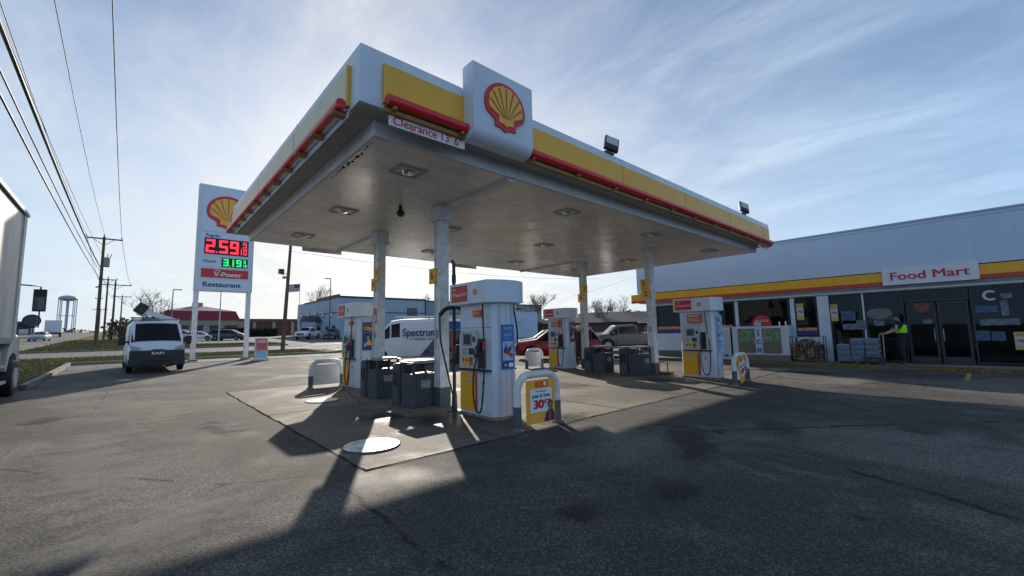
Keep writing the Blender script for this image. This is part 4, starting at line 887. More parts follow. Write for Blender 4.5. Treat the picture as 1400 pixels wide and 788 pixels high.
KIND = {
 'sedan': dict(st=[(2.33, .70, .42, .60, .60, .66), (2.12, .86, .22, .70, .74, .78), (1.0, .91, .2, .90, .80, .98), (.12, .91, .2, .93, .62, 1.40), (-.85, .91, .2, .95, .62, 1.43), (-1.65, .9, .22, .97, .72, 1.14), (-2.2, .87, .24, .93, .72, 1.06), (-2.36, .76, .4, .8, .64, .92)], front=2, side=(2, 3, 4), rear=4, wb=(1.42, -1.38), r=.33),
 'suv': dict(st=[(2.36, .74, .45, .72, .66, .80), (2.2, .90, .25, .86, .80, .98), (1.15, .94, .24, 1.02, .84, 1.12), (.45, .94, .24, 1.05, .72, 1.62), (-.8, .94, .24, 1.07, .72, 1.70), (-1.85, .93, .26, 1.08, .70, 1.66), (-2.25, .90, .30, 1.05, .80, 1.15), (-2.36, .82, .42, .9, .74, 1.0)], front=2, side=(2, 3, 4, 5), rear=5, wb=(1.42, -1.42), r=.37),
 'minivan': dict(st=[(2.5, .74, .42, .66, .64, .74), (2.3, .90, .22, .82, .78, .90), (1.55, .95, .2, .98, .82, 1.08), (.5, .95, .2, 1.02, .70, 1.62), (-1.0, .95, .2, 1.02, .72, 1.72), (-2.1, .94, .22, 1.02, .70, 1.66), (-2.45, .92, .26, 1.0, .82, 1.1), (-2.52, .84, .4, .9, .74, .98)], front=2, side=(2, 3, 4, 5), rear=5, wb=(1.55, -1.45), r=.35),
 'pickup': dict(st=[(2.95, .86, .55, .95, .80, 1.05), (2.8, .97, .40, 1.10, .88, 1.20), (1.65, 1.0, .38, 1.18, .90, 1.28), (1.0, 1.0, .38, 1.22, .74, 1.86), (-.4, 1.0, .38, 1.24, .76, 1.92), (-.85, 1.0, .38, 1.26, .86, 1.34), (-.95, 1.0, .40, 1.26, .96, 1.32), (-2.75, 1.0, .42, 1.28, .96, 1.34), (-2.9, .96, .5, 1.2, .92, 1.28)], front=2, side=(2, 3, 4), rear=4, wb=(1.85, -1.8), r=.45),
 'van': dict(st=[(2.95, .82, .40, .84, .78, .90), (2.80, .98, .28, .98, .92, 1.08), (2.25, 1.02, .26, 1.16, .95, 1.30), (1.40, 1.02, .26, 1.34, .91, 2.26), (.9, 1.02, .26, 1.34, .92, 2.34), (-1.2, 1.02, .26, 1.34, .92, 2.38), (-2.8, 1.02, .28, 1.34, .92, 2.34), (-2.95, 1.0, .4, 1.3, .90, 2.24)], front=2, side=(2, 3), rear=None, wb=(1.95, -1.75), r=.36)}
def section(s):
    x, hw, zl, zb, hr, zr = s; zm = (zl+zb)/2+.05
    h = [(hw*.88, zl), (hw*.985, zl+.12), (hw, zm), (hw*.965, zb), (hr+(hw-hr)*.10, zr-.12*(zr-zb) - .03), (hr*.86, zr), (hr*.45, zr+.022)]
    return [(x, y, z) for y, z in h] + [(x, 0, zr+.03)] + [(x, -y, z) for y, z in reversed(h)]
def vehicle(kind, paint, loc, rz, lb, cat='car', group=None, name='parked_car', lights=True, trim=None, tail=False):
    K = KIND[kind]; t = thing(name, lb, cat, loc, rz, group); S = [section(s) for s in K['st']]; n = len(S[0])
    b = MB(); V = [[b.bm.verts.new(p) for p in s] for s in S]
    for i in range(len(S)-1):
        for j in range(n-1): b._face([V[i][j], V[i][j+1], V[i+1][j+1], V[i+1][j]])
        b._face([V[i][n-1], V[i][0], V[i+1][0], V[i+1][n-1]])
    b._face(V[0][::-1]); b._face(V[-1])
    body = b.build('body', paint, t, 38)
    def P(i, j): return Vector(S[i][j])
    def glasspane(idx_pairs, name, parent, shrink=.06, off=.012, both=None):
        b = MB()
        quad = [Vector(p) for p in idx_pairs]
        c = sum(quad, Vector())/len(quad); nrm = (quad[1]-quad[0]).cross(quad[-1]-quad[0]).normalized()
        if nrm.dot(c-Vector((c.x*.6, 0, .8))) < 0: nrm = -nrm
        q = [c+(p-c)*(1-shrink)+nrm*off for p in quad]; q2 = [p-nrm*.006 for p in q]
        a = [b.bm.verts.new(p) for p in q]; d = [b.bm.verts.new(p) for p in q2]; b._face(a); b._face(d[::-1])
        for k in range(len(a)): b._face([a[k], d[k], d[(k+1) % len(a)], a[(k+1) % len(a)]])
        return b.build(name, glassd, parent)
    def strip(i0, i1, name):   # windshield/rear: lies over columns 4..n-5
        b = MB(); js = list(range(4, n-4)); A = [P(i0, j) for j in js]; B = [P(i1, j) for j in js]
        A2 = [a.lerp(b_, .07) for a, b_ in zip(A, B)]; B2 = [a.lerp(b_, .93) for a, b_ in zip(A, B)]
        up = ((B[len(B)//2]-A[len(A)//2]).cross(Vector((0, 1, 0)))).normalized()
        if up.z < 0: up = -up
        A2 = [Vector((a.x, a.y*.95, a.z))+up*.014 for a in A2]; B2 = [Vector((a.x, a.y*.95, a.z))+up*.014 for a in B2]
        va = [b.bm.verts.new(p) for p in A2]; vb = [b.bm.verts.new(p) for p in B2]
        for k in range(len(va)-1): b._face([va[k], va[k+1], vb[k+1], vb[k]])
        return b.build(name, glassd, t, 60)
    strip(K['front'], K['front']+1, 'windshield')
    if K['rear']: strip(K['rear'], K['rear']+1, 'rear_window')
    for i in K['side']:
        for s in (0, 1):
            j3, j4 = (3, 4) if s == 0 else (n-4, n-5)
            glasspane([P(i, j3), P(i, j4), P(i+1, j4), P(i+1, j3)], 'side_window', t, .09 if kind != 'van' else .12)
    # wheels
    hw = max(s[1] for s in K['st'])
    archm = mat('wheel well', (.006, .006, .007), .9)
    for x in K['wb']:
        for s in (-1, 1):
            b = MB(); rr_ = K['r']*1.17
            b.prism([(x+rr_*math.cos(R(a)), max(K['st'][2][2], K['r']+rr_*math.sin(R(a)))) for a in range(-20, 201, 20)], .012, Matrix(((1, 0, 0, 0), (0, 0, s, s*(hw-.004)), (0, 1, 0, 0), (0, 0, 0, 1)))); b.build('wheel_arch', archm, t)
            wheel(t, x, s*(hw-.02), K['r'])
    f = K['st'][1]; fx = K['st'][0]
    zc = (f[2]+f[3])/2
    if lights:
        for s in (-1, 1):
            b = MB(); b.box(fx[0]-.22, fx[0]-.02, s*f[1]*.62 if s > 0 else -f[1]*.90, s*f[1]*.90 if s > 0 else -f[1]*.62, f[3]-.14, f[3]-.02, .02); b.build('headlight', mat('headlight lens', (.62, .64, .66), .12), t)
            rs = K['st'][-1]; b = MB(); b.box(rs[0]-.015, rs[0]+.12, s*rs[1]*.72 if s > 0 else -rs[1]*1.02, s*rs[1]*1.02 if s > 0 else -rs[1]*.72, rs[3]-.12, rs[3]+.06, .02); b.build('tail_light', mat('tail light', (.35, .01, .01), .2), t)
            mx_ = K['st'][K['front']][0]-.25; b = MB(); y_ = s*(hw+.09); b.box(mx_-.06, mx_+.06, y_-.1, y_+.1, K['st'][3][3]+.02, K['st'][3][3]+.17, .03); b.build('mirror', trim or blackm, t)
        b = MB(); b.box(fx[0]-.06, fx[0]+.012, -fx[1]*.62, fx[1]*.62, fx[2]+.08, fx[3]-.03, .01); b.build('grille', blackm, t)
        b = MB(); b.box(fx[0]-.14, fx[0]+.02, -f[1]*.9, f[1]*.9, f[2]+.02, f[2]+.16, .03); b.build('bumper', trim or greym, t)
    return t
pw = car_paint('white', (.75, .77, .80)); pdark = car_paint('dark grey', (.05, .06, .07)); pred = car_paint('red', (.32, .012, .02)); psil = car_paint('silver', (.42, .43, .44), .3, .4); pblue = car_paint('blue', (.03, .07, .2)); pbrown = car_paint('taupe', (.075, .072, .066), .4)
# van with bucket lift
plast = mat('dark grey bumper plastic', (.035, .038, .042), .5)
tv = vehicle('van', pw, (.82, 27.9, hz_(27)), R(-90+2), 'white van facing the camera with a folded bucket lift on its roof', 'van', name='service_van', lights=False)
b = MB(); b.box(2.62, 2.99, -.99, .99, .28, .62, .05); b.box(2.66, 2.985, -.96, .96, .60, .98, .04); bp = b.build('bumper', plast, tv)
text('RAM', .17, letw, bp, Matrix.Translation((2.992, 0, .84)) @ Euler((R(90), 0, R(90))).to_matrix().to_4x4(), bold=.03, width=.42)
b = MB(); b.box(2.80, 2.985, -.22, .22, 1.0, 1.03, .004); b.build('grille_strip', greym, tv)
b = MB(); b.box(2.99, 3.0, -.55, .55, .42, .46); b.box(2.99, 3.0, -.55, .55, .50, .53); b.build('intake', greydark, tv)
for s_ in (-1, 1): b = MB(); b.tube([(2.2, s_*.1, 1.38), (1.95, s_*.62, 1.62)], .012, 6); b.build('wiper', black, tv)
for s in (-1, 1):
    b = MB(); b.prism([(s*.62, 1.02), (s*.95, 1.06), (s*.95, 1.22), (s*.84, 1.20), (s*.60, 1.10)], .14, Matrix(((0, 0, 1, 2.79), (1, 0, 0, 0), (0, 1, 0, 0), (0, 0, 0, 1)))); b.build('headlight', mat('van headlight', (.5, .52, .55), .12), tv)
    b = MB(); b.box(1.72, 1.90, s*1.20-.12, s*1.20+.12, 1.22, 1.62, .04); b.tube([(1.85, s*.95, 1.35), (1.82, s*1.15, 1.38)], .04, 8); b.build('mirror', black, tv)
b = MB()
for x in (.8, -1.0, -2.4): b.box(x-.03, x+.03, -.85, .85, 2.42, 2.47)
for s in (-.85, .85): b.box(-2.5, 1.1, s-.02, s+.02, 2.44, 2.49)
b.box(.9, 1.15, -.95, -.2, 2.48, 2.53); b.build('roof_rack', greym, tv)
b = MB(); b.box(-1.6, -.6, -.45, .25, 2.36, 2.62, .03); b.build('lift_base', blackm, tv)
b = MB(); b.box(-.11, .11, -.62, .62, -.12, .12, .03, Matrix.Translation((-.6, .0, 2.74)) @ Matrix.Rotation(R(-33), 4, 'X')); b.box(-.10, .10, -.9, .9, -.11, .11, .02, Matrix.Translation((-.35, .15, 2.66)) @ Matrix.Rotation(R(-20), 4, 'X')); b.build('lift_boom', white, tv)
b = MB(); b.box(-.28, .28, -.22, .22, -.26, .26, .05, Matrix.Translation((-.45, -.52, 3.02)) @ Matrix.Rotation(R(-33), 4, 'X')); b.build('lift_bucket', blackm, tv)
# box truck at the left edge
pwt = mat('dirty white box panels', (.62, .61, .57), .5, c2=(.38, .37, .33), vs=1.2, streak=.25)
t = thing('box_truck', 'tall white box truck at the left edge with its mirrors out', 'truck', (-3.9, 15.0, 0))
b = MB(); 
for k in range(8): b.box(-1.35, 1.38, -4.6+k*1.03, -3.58+k*1.03, 1.62, 5.22, .008)
b.box(-1.36, 1.42, 3.28, 3.62, 1.60, 5.26, .01); bx = b.build('cargo_box', pwt, t)
b = MB(); b.box(-1.38, 1.44, -4.62, 3.66, 5.27, 5.33, .01); b.box(1.42, 1.46, -4.6, 3.64, 5.20, 5.27); b.build('roof_rail', greym, bx)
b = MB(); b.box(1.385, 1.40, -4.6, 3.28, 1.50, 1.66, .003); b.build('side_rail', greym, bx)
b = MB(); b.box(-.5, -.3, -4.5, 6.2, .75, 1.0); b.box(.3, .5, -4.5, 6.2, .75, 1.0); b.box(-1.2, 1.2, -4.4, 3.2, 1.0, 1.6, .01); b.build('chassis', blackm, t)
b = MB(); b.box(-1.15, 1.10, 3.7, 4.9, .9, 3.4, .08); cb_ = b.build('cab', pwt, t)
b = MB(); b.box(-.95, .95, 4.9, 6.3, .8, 1.9, .15); b.build('hood', pwt, t)
b = MB(); b.prism([(2.9, .75), (3.0, 1.3), (3.4, 1.58), (4.0, 1.70), (4.55, 1.6), (4.7, 1.0), (4.5, .8), (4.4, .95), (4.15, 1.18), (3.75, 1.24), (3.35, 1.15), (3.12, .85), (3.1, .75)], .30, Matrix(((0, 0, 1, 1.08), (1, 0, 0, 0), (0, 1, 0, 0), (0, 0, 0, 1)))); b.build('fender', pwt, t)
for s in (-1, 1):
    for y in (3.75, -2.4, -3.5):
        w0 = MB(); w0.tube([(s*1.02, y, .52), (s*1.08, y, .52), (s*1.40, y, .52), (s*1.46, y, .52)], [.47, .52, .52, .47], 28); w_ = w0.build('wheel', black, t, 40); w0 = MB(); w0.tube([(s*1.45, y, .52), (s*1.49, y, .52), (s*1.47, y, .52)], [.30, .27, .12], 20); w0.build('rim', greyl, w_, 30)
b = MB(); b.box(.7, 1.42, 1.2, 2.9, .42, .50, .01); b.box(.7, 1.38, 1.3, 2.9, .85, .92, .01); b.box(.75, 1.3, 1.4, 2.8, .5, 1.3, .03); b.build('step', greyl, t)
for z0, z1, mt_, nm in ((2.50, 3.22, None, 'mirror'), (2.02, 2.38, None, 'round_mirror')):
    b = MB()
    if nm == 'mirror': b.box(1.48, 1.78, 5.2, 5.30, z0, z1, .03)
    else: b.tube([(1.50, 5.24, 2.2), (1.50, 5.33, 2.2), (1.50, 5.38, 2.2)], [.21, .18, .1], 20); 
    mo = b.build(nm, blackm, t, 40 if nm != 'mirror' else 0)
    b = MB()
    if nm == 'mirror': b.box(1.51, 1.75, 5.19, 5.198, z0+.04, z1-.25)
    else: b.tube([(1.50, 5.232, 2.2), (1.50, 5.238, 2.2)], .185, 20)
    b.build('mirror_glass', mat('mirror glass', (.18, .24, .30), .05, metal=1), mo)
b = MB(); b.tube([(1.0, 4.6, 3.30), (1.4, 5.1, 3.32), (1.63, 5.25, 3.30), (1.65, 5.25, 2.0), (1.2, 4.9, 1.95)], .022, 8); b.build('mirror_arm', blackm, t)
# Spectrum van
tv = vehicle('van', pw, (12.0, 21.4, 0), R(151), 'white van with large dark blue lettering parked behind the pumps', 'van', name='lettered_van', lights=True)
Ms = lambda x, z: Matrix.Translation((x, 1.025, z)) @ Euler((R(90), 0, R(180))).to_matrix().to_4x4()
b = MB(); b.mi = 0
b.prism([(2.9, .35), (.1, .35), (1.25, 1.72), (2.9, 1.72)], .006, Matrix(((-1, 0, 0, 0), (0, 0, 1, 1.018), (0, 1, 0, 0), (0, 0, 0, 1)))); b.mi = 1; b.prism([(.95, 1.85), (1.5, 2.2), (2.7, 2.2), (2.7, 1.76), (1.3, 1.76)], .006, Matrix(((-1, 0, 0, 0), (0, .25, 1, .55), (0, 1, 0, 0), (0, 0, 0, 1)))); b.build('graphic', [mat('dark photo wrap', (.03, .04, .07), .4, c2=(.14, .16, .2), vs=4), blue], tv)
# ladder
lad = thing('ladder', 'white ladder lying on the roof of the lettered van', 'ladder', (12.0, 21.4, 2.42), R(151)); b = MB()
for s in (.25, .62): b.box(-2.4, 1.2, s-.02, s+.02, .06, .12)
for k in range(12): b.box(-2.3+k*.3, -2.26+k*.3, .25, .62, .07, .11)
b.build('rails', white, lad); b = MB()
for x in (-2, -.6, .8): b.box(x-.03, x+.03, -.8, .8, 0, .05); b.box(x-.03, x+.03, -.8, -.74, -.06, 0); b.box(x-.03, x+.03, .74, .8, -.06, 0)
b.build('rack_bar', greym, lad)
SPV = tv

vehicle('suv', pred, (17.9, 16.2, 0), R(133), 'red SUV parked behind the pump with the blank bollard panel', 'car')
vehicle('suv', pdark, (22.0, 20.6, 0), R(140), 'dark blue SUV parked behind the red one', 'car')
vehicle('pickup', pbrown, (27.6, 18.0, 0), R(146), 'taupe pickup truck with a black hood parked beyond the service bins', 'pickup', name='pickup_truck')
vehicle('pickup', pblue, (31.5, 25.5, 0), R(150), 'dark blue pickup parked behind the taupe one', 'pickup', name='pickup_truck')
vehicle('pickup', psil, (15.0, 30.8, hz_(30)), R(168), 'silver pickup half hidden behind the farther left pump', 'pickup', name='pickup_truck')
vehicle('minivan', pdark, (11.2, 78.5, hz_(78)), R(-34), 'dark grey minivan parked before the red roofed restaurant', 'car', 'cars parked across the driveway')
vehicle('sedan', pw, (7.8, 80.5, hz_(80)), R(-30), 'white sedan left of the dark grey minivan', 'car', 'cars parked across the driveway')
vehicle('suv', psil, (5.6, 82, hz_(82)), R(-30), 'silver car half hidden by the left sign pole', 'car', 'cars parked across the driveway')
vehicle('sedan', pred, (13, 90, hz_(90)), R(-30), 'red car roof showing over the dark grey minivan', 'car', 'cars parked across the driveway')
vehicle('pickup', pw, (21.6, 74.5, hz_(74.5)), R(-128), 'white pickup parked in front of the blue grey building', 'pickup', 'cars parked across the driveway', name='pickup_truck')
vehicle('suv', pdark, (24.2, 71.0, hz_(71)), R(-120), 'black SUV right of the white pickup', 'car', 'cars parked across the driveway')
vehicle('sedan', pblue, (27.2, 69.5, hz_(69.5)), R(-120), 'blue car beside the street lamp', 'car', 'cars parked across the driveway')
vehicle('sedan', psil, (-10.6, 98, hz_(98)), R(-95), 'silver sedan driving towards the camera on the road', 'car', 'cars on the road', name='car')
vehicle('sedan', pw, (-14.6, 101, hz_(101)), R(-95), 'white sedan on the road behind the truck mirror', 'car', 'cars on the road', name='car')
# far lorry with trailer
t = thing('lorry', 'dark lorry cab coming up the road beside a white trailer', 'truck', (-15.9, 128, hz_(128)), R(-87)); b = MB(); b.box(-.6, 1.4, -1.2, 1.2, .7, 3.3, .12); b.box(1.3, 2.8, -1.0, 1.0, .7, 1.9, .12); b.build('cab', pblue, t); b = MB(); b.box(1.2, 1.44, -.95, .95, 2.1, 2.95); b.build('windshield', glassd, t)
b = MB(); b.box(2.78, 2.86, -.6, .6, .8, 1.7); b.build('grille', steel, t)
for x in (2.0, -.2):
    for s_ in (-1, 1): b = MB(); b.tube([(x, s_*.9, .5), (x, s_*1.2, .5)], .5, 16); b.build('wheel', black, t)
t = thing('trailer', 'plain white trailer standing in front of the water tower legs', 'trailer', (-12.6, 133, hz_(133)), R(-86)); b = MB(); b.box(-9.0, .6, -1.25, 1.25, 1.0, 3.6, .03); b.build('trailer_box', pw, t); MB().box(-8.8, .5, -.9, .9, .75, 1.0).build('trailer_frame', blackm, t)
for x in (-.6, -7, -8.2):
    for s_ in (-1, 1): b = MB(); b.tube([(x, s_*.9, .5), (x, s_*1.2, .5)], .5, 16); b.build('wheel', black, t)

# Spectrum lettering after body
text('Spectrum', .58, letb, SPV, Matrix.Translation((-.12, 1.028, 1.62)) @ Matrix.Rotation(R(0), 4, 'Z') @ Euler((R(90), 0, R(180))).to_matrix().to_4x4() @ Matrix.Rotation(R(-8), 4, 'X'), bold=.022, width=1.8, depth=.012)
text('TV  INTERNET  VOICE', .15, letk, SPV, Ms(-.25, 1.27), bold=.01, width=1.3, depth=.004)

# ------------------------------------------------------------------ price sign
ZG = hz_(32)
t = thing('price_sign', 'tall white price sign on two posts with red and green digits', 'sign', (4.2, 32.1, ZG)); zo = ZG
for x in (-1.40, 1.36): 
    MB().box(x-.13, x+.13, -.1, .1, 0, 4.5-zo, .01).build('post', white, t)
    MB().box(x-.25, x+.25, -.25, .25, 0, .12, .02).build('post_footing', kerbc, t)
SB = MB().box(-1.55, 1.52, -.22, .22, 4.45-zo, 11.2-zo, .02).build('sign_body', beamw, t)
Zs = [(8.22, 11.1), (6.66, 8.14), (5.98, 6.60), (5.24, 5.92), (4.53, 5.18)]
for a, b_ in Zs: MB().box(-1.38, 1.36, -.25, -.222, a-zo, b_-zo, .006).build('sign_face', mat('sign face pale', (.62, .70, .80), .35), SB)
emblem(SB, WFY((0, -.252, 9.55-zo)), 2.15, depth=.03)
MB().box(-1.15, 1.20, -.275, -.252, 6.78-zo, 7.80-zo, .005).build('led_panel', greydark, SB); MB().box(-.22, 1.20, -.275, -.252, 6.02-zo, 6.58-zo, .005).build('led_panel', greydark, SB)
def seg7(b, ch, x, z, w_, h_, th):
    S_ = {'2': 'abged', '5': 'afgcd', '9': 'abcdfg', '3': 'abgcd', '1': 'bc', '0': 'abcdef'}[ch]; g = th*.12; y0, y1 = -.283, -.276
    R_ = {'a': (x+g, x+w_-g, z+h_-th, z+h_), 'd': (x+g, x+w_-g, z, z+th), 'g': (x+g, x+w_-g, z+h_/2-th/2, z+h_/2+th/2), 'f': (x, x+th, z+h_/2, z+h_), 'b': (x+w_-th, x+w_, z+h_/2, z+h_), 'e': (x, x+th, z, z+h_/2), 'c': (x+w_-th, x+w_, z, z+h_/2)}
    for k_, s_ in enumerate(S_): a_, b2, c_, d_ = R_[s_]; b.box(a_, b2, y0-.001*k_, y1, c_, d_)
b = MB(); z = 6.87-zo
seg7(b, '2', -1.08, z, .48, .84, .14); seg7(b, '5', -.40, z, .48, .84, .14); seg7(b, '9', .18, z, .48, .84, .14); seg7(b, '9', .88, z+.48, .22, .36, .055); seg7(b, '1', .72, z, .12, .36, .055); seg7(b, '0', .92, z, .20, .36, .055); b.box(-.55, -.47, -.283, -.276, z, z+.1); b.box(.80, 1.15, -.283, -.276, z+.40, z+.43); b.build('price_digits', led_r, SB)
b = MB(); z = 6.08-zo
seg7(b, '3', -.14, z, .28, .44, .08); seg7(b, '1', .22, z, .22, .44, .08); seg7(b, '9', .56, z, .28, .44, .08); seg7(b, '9', .96, z+.25, .12, .19, .035); seg7(b, '1', .92, z, .08, .18, .035); seg7(b, '0', 1.04, z, .1, .18, .035); b.box(.20, .25, -.283, -.276, z, z+.05); b.build('price_digits', led_g, SB)
text('Regular', .27, letb, SB, WFY((-.72, -.255, 7.96-zo)), bold=.02, width=.75); text('Diesel', .27, letb, SB, WFY((-.85, -.255, 6.32-zo)), bold=.02, width=.62)
rp_ = MB().box(-1.25, 1.25, -.262, -.252, 5.30-zo, 5.86-zo, .004).build('red_panel', redp, SB); text('V-Power', .40, letw, rp_, WFY((.15, -.265, 5.52-zo)), bold=.02, width=1.5); text('Shell', .16, letw, rp_, WFY((-.4, -.265, 5.77-zo)), bold=.01)
text('Restaurant', .42, letb, SB, WFY((-.15, -.255, 4.86-zo)), bold=.035, width=2.0)
# sidewalk sign
t = thing('sidewalk_sign', 'small red and white sidewalk sign next to the price sign post', 'sign', (6.05, 30.2, hz_(30.2))); b = MB(); b.box(-.35, .35, -.26, -.22, .05, 1.35, .01, Matrix.Rotation(R(-9), 4, 'X')); b.box(-.35, .35, .22, .26, .05, 1.35, .01, Matrix.Rotation(R(9), 4, 'X')); b.box(-.4, .4, -.35, .35, 0, .12, .02); b.build('frame', white, t)
b = MB(); b.box(-.30, .30, -.268, -.262, .58, 1.30, 0, Matrix.Rotation(R(-9), 4, 'X')); pp = b.build('red_print', mat('promo red', (.60, .05, .05), .5, c2=(.75, .3, .25), vs=6), t); b = MB(); b.box(-.28, .28, -.268, -.262, .12, .56, 0, Matrix.Rotation(R(-9), 4, 'X')); b.build('pale_print', bluel, t)
text('OPEN', .22, letw, pp, Matrix.Rotation(R(-9), 4, 'X') @ WFY((0, -.272, 1.1)), bold=.03, width=.46)

# ------------------------------------------------------------------ utility poles and wires
def upole(name, x, y, h_, lb, arm=None, xform=False, lean=0, r=.17, group='utility poles along the road', armz=.25):
    z0 = hz_(y); t = thing(name, lb, 'pole', (x, y, z0), 0, group)
    b = MB(); b.tube([(0, 0, -.2), (lean*.5, 0, h_*.5), (lean, 0, h_)], [r, r*.85, r*.68], 12); b.build('pole', wood, t, 50)
    if arm:
        b = MB(); b.box(-arm/2, arm/2, -.24, -.14, h_-armz-.07, h_-armz+.07, .008); ca = b.build('crossarm', wood, t)
        b = MB(); b.tube([(-arm*.28, -.16, h_-armz-.05), (0, -.16, h_-armz-.75)], .025, 6); b.tube([(arm*.28, -.16, h_-armz-.05), (0, -.16, h_-armz-.75)], .025, 6); b.build('brace', wood, t)
        for xx in (-arm*.47, arm*.47): b = MB(); b.tube([(xx, -.19, h_-armz+.07), (xx, -.19, h_-armz+.16), (xx, -.19, h_-armz+.28), (xx, -.19, h_-armz+.32)], [.03, .06, .06, .02], 8); b.build('insulator', greym, ca)
        b = MB(); b.tube([(0, 0, h_), (0, 0, h_+.1), (0, 0, h_+.25), (0, 0, h_+.3)], [.03, .06, .06, .02], 8); b.build('insulator', greym, t)
    if xform:
        b = MB(); b.tube([(.34, -.05, h_-3.3), (.34, -.05, h_-3.25), (.34, -.05, h_-2.35), (.34, -.05, h_-2.25)], [.2, .27, .27, .18], 16); tr = b.build('transformer', greym, t, 40)
        for dx_ in (-.1, .12): b = MB(); b.tube([(.48+dx_, -.05, h_-2.27), (.52+dx_*1.4, -.05, h_-1.85)], .035, 8); b.build('bushing', blackm, tr)
        b = MB(); b.tube([(-.35, -.1, h_-5.6), (-.1, -.1, h_-5.4)], .06, 8); b.build('splice_case', black, t)
    return t
upole('utility_pole', -2.8, 63, 11.9, 'near wooden utility pole with a crossarm and grey transformer', 3.0, True)
upole('utility_pole', -2.45, 95, 9.6, 'wooden utility pole behind the van with a short crossarm', 4.0, False, armz=.6)
upole('utility_pole', -3.3, 93, 9.9, 'wooden utility pole standing close beside the second one', 2.2, False, r=.15)
upole('utility_pole', -2.1, 132, 9.3, 'thin utility pole farther off right of the pair', 3.2, r=.15)
upole('utility_pole', -5.8, 130, 8.6, 'thin utility pole just left of the near wooden pole', 1.2, r=.16)
upole('utility_pole', -8.0, 190, 8, 'farthest small utility pole right of the water tower', 3.6, r=.18)
wirem = mat('black cable', (.02, .02, .022), .6)
def wire(pts, r, lb, sag=.0):
    a, c = Vector(pts[0]), Vector(pts[-1]); P_ = []
    for k in range(25):
        q = k/24; p = a.lerp(c, q); p.z -= 4*sag*q*(1-q); P_.append(p)
    b = MB(); b.tube(P_, r, 6); o = b.build('overhead_wire', wirem, None, 60, origin=a); return tag(o, lb, 'wire', 'overhead wires')
ztop = hz_(63)+11.9
wire([(-.75, -6, 12.1), (-1.40, 63, ztop+.05)], .018, 'rightmost overhead wire, nearly vertical in view', 1.0)
wire([(-2.0, -6, 12.4), (-2.8, 63, ztop+.25)], .014, 'second overhead wire from the right', 1.0)
wire([(-3.0, -6, 12.1), (-4.15, 63, ztop+.05)], .014, 'third overhead wire from the right', 1.0)
wire([(-3.1, -6, 10.6), (-2.85, 63, ztop-2.0)], .013, 'thin overhead wire right of the thick cable', .8)
wire([(-2.55, -6, 9.4), (-2.9, 63, 9.35)], .045, 'thick lashed overhead cable', .7)
wire([(-2.8, -6, 9.0), (-2.95, 63, 9.05)], .022, 'overhead cable just left of the thick one', .75)
wire([(-2.62, -6, 7.9), (-2.95, 63, 8.3)], .026, 'lowest leftmost overhead cable', .55)
for (a, c, lb) in (((-1.4, 63, ztop+.05), (-.7, 95, hz_(95)+9.3), 'wire from the near pole to the right arm of the second pole'), ((-4.15, 63, ztop+.05), (-4.3, 95, hz_(95)+9.3), 'wire from the near pole to the left arm of the second pole'), ((-2.9, 63, 9.1), (-2.6, 95, hz_(95)+6.8), 'low cable from the near pole to the second pole')):
    wire([a, c], .02, lb, .5)
wire([(9.75, 39.5, 8.9), (60, 44, 10.5)], .015, 'thin wire from the leaning pole behind the canopy columns', .8)
wire([(37, 33, 5.4), (20.9, 12.6, 4.6)], .012, 'thin service wire running to the store corner', .2)
# leaning pole with lamps
t = upole('leaning_pole', 9.48, 39.5, 9.1, 'leaning wooden pole with twin dark lamps beside the canopy', None, lean=.35, group=None)
t['category'] = 'pole'
b = MB(); b.box(-.52, -.12, -.25, .15, 6.55, 6.95, .03); b.tube([(0.2, 0, 6.6), (-.3, 0, 6.5)], .03, 8); b.build('lamp_head', blackm, t); b = MB(); b.box(-.2, .06, -.25, .1, 6.15, 6.35, .03); b.build('lamp_head', greym, t)
# street lamps
def slamp(x, y, h_, lb, dirx=-1, mt=None, dbl=False):
    t = thing('street_lamp', lb, 'street lamp', (x, y, hz_(y)), 0, 'street lamps'); mt = mt or blackm
    b = MB(); b.tube([(0, 0, 0), (0, 0, h_)], [.09, .055], 10); b.build('pole', mt, t, 50); b = MB(); b.box(min(0, dirx*.9), max(0, dirx*.9), -.12, .12, h_-.02, h_+.1, .03); b.build('lamp_head', mt, t)
slamp(22.3, 66.4, 9.3, 'tall black street lamp in front of the blue grey building')
slamp(3.7, 70, 6.9, 'grey street lamp behind the van with the lift', 1, greym); slamp(8.8, 69.5, 7.0, 'pale thin street lamp between the price sign posts', -1, greyl); slamp(36.0, 39.5, 6.2, 'small pale lamp pole by the pale blue building', -1, greyl)
# flag
t = thing('flag_pole', 'thin white flag pole left of the blue grey building', 'flag pole', (20.9, 77.3, hz_(77))); b = MB(); b.tube([(0, 0, 0), (0, 0, 9.3)], [.07, .04], 8); b.build('pole', white, t); b = MB(); b.tube([(0, 0, 9.3), (0, 0, 9.42)], [.09, .03], 8); b.build('finial', emy, t)
t = thing('flag', 'striped flag with a blue corner flying left from the flag pole', 'flag', (20.85, 77.3, hz_(77)+8.0))
def fl(x0, x1, z0, z1, off, name, mt):
    b = MB(); n_ = 8
    for k in range(n_):
        q0 = x0+(x1-x0)*k/n_; q1 = x0+(x1-x0)*(k+1)/n_; w0 = .12*math.sin(q0*4)+off; w1 = .12*math.sin(q1*4)+off
        b.quad((-q0*.82, w0-q0*.0, z0-.1*q0), (-q1*.82, w1, z0-.1*q1), (-q1*.82, w1, z1-.1*q1), (-q0*.82, w0, z1-.1*q0))
    return b
b = MB(); 
for k in range(13):
    f_ = fl(0, 2.3, k*.1, k*.1+.1, 0, '', None); 
    for f in f_.bm.faces: f.material_index = 0
    b.mi = k % 2; b._merge(f_.bm)
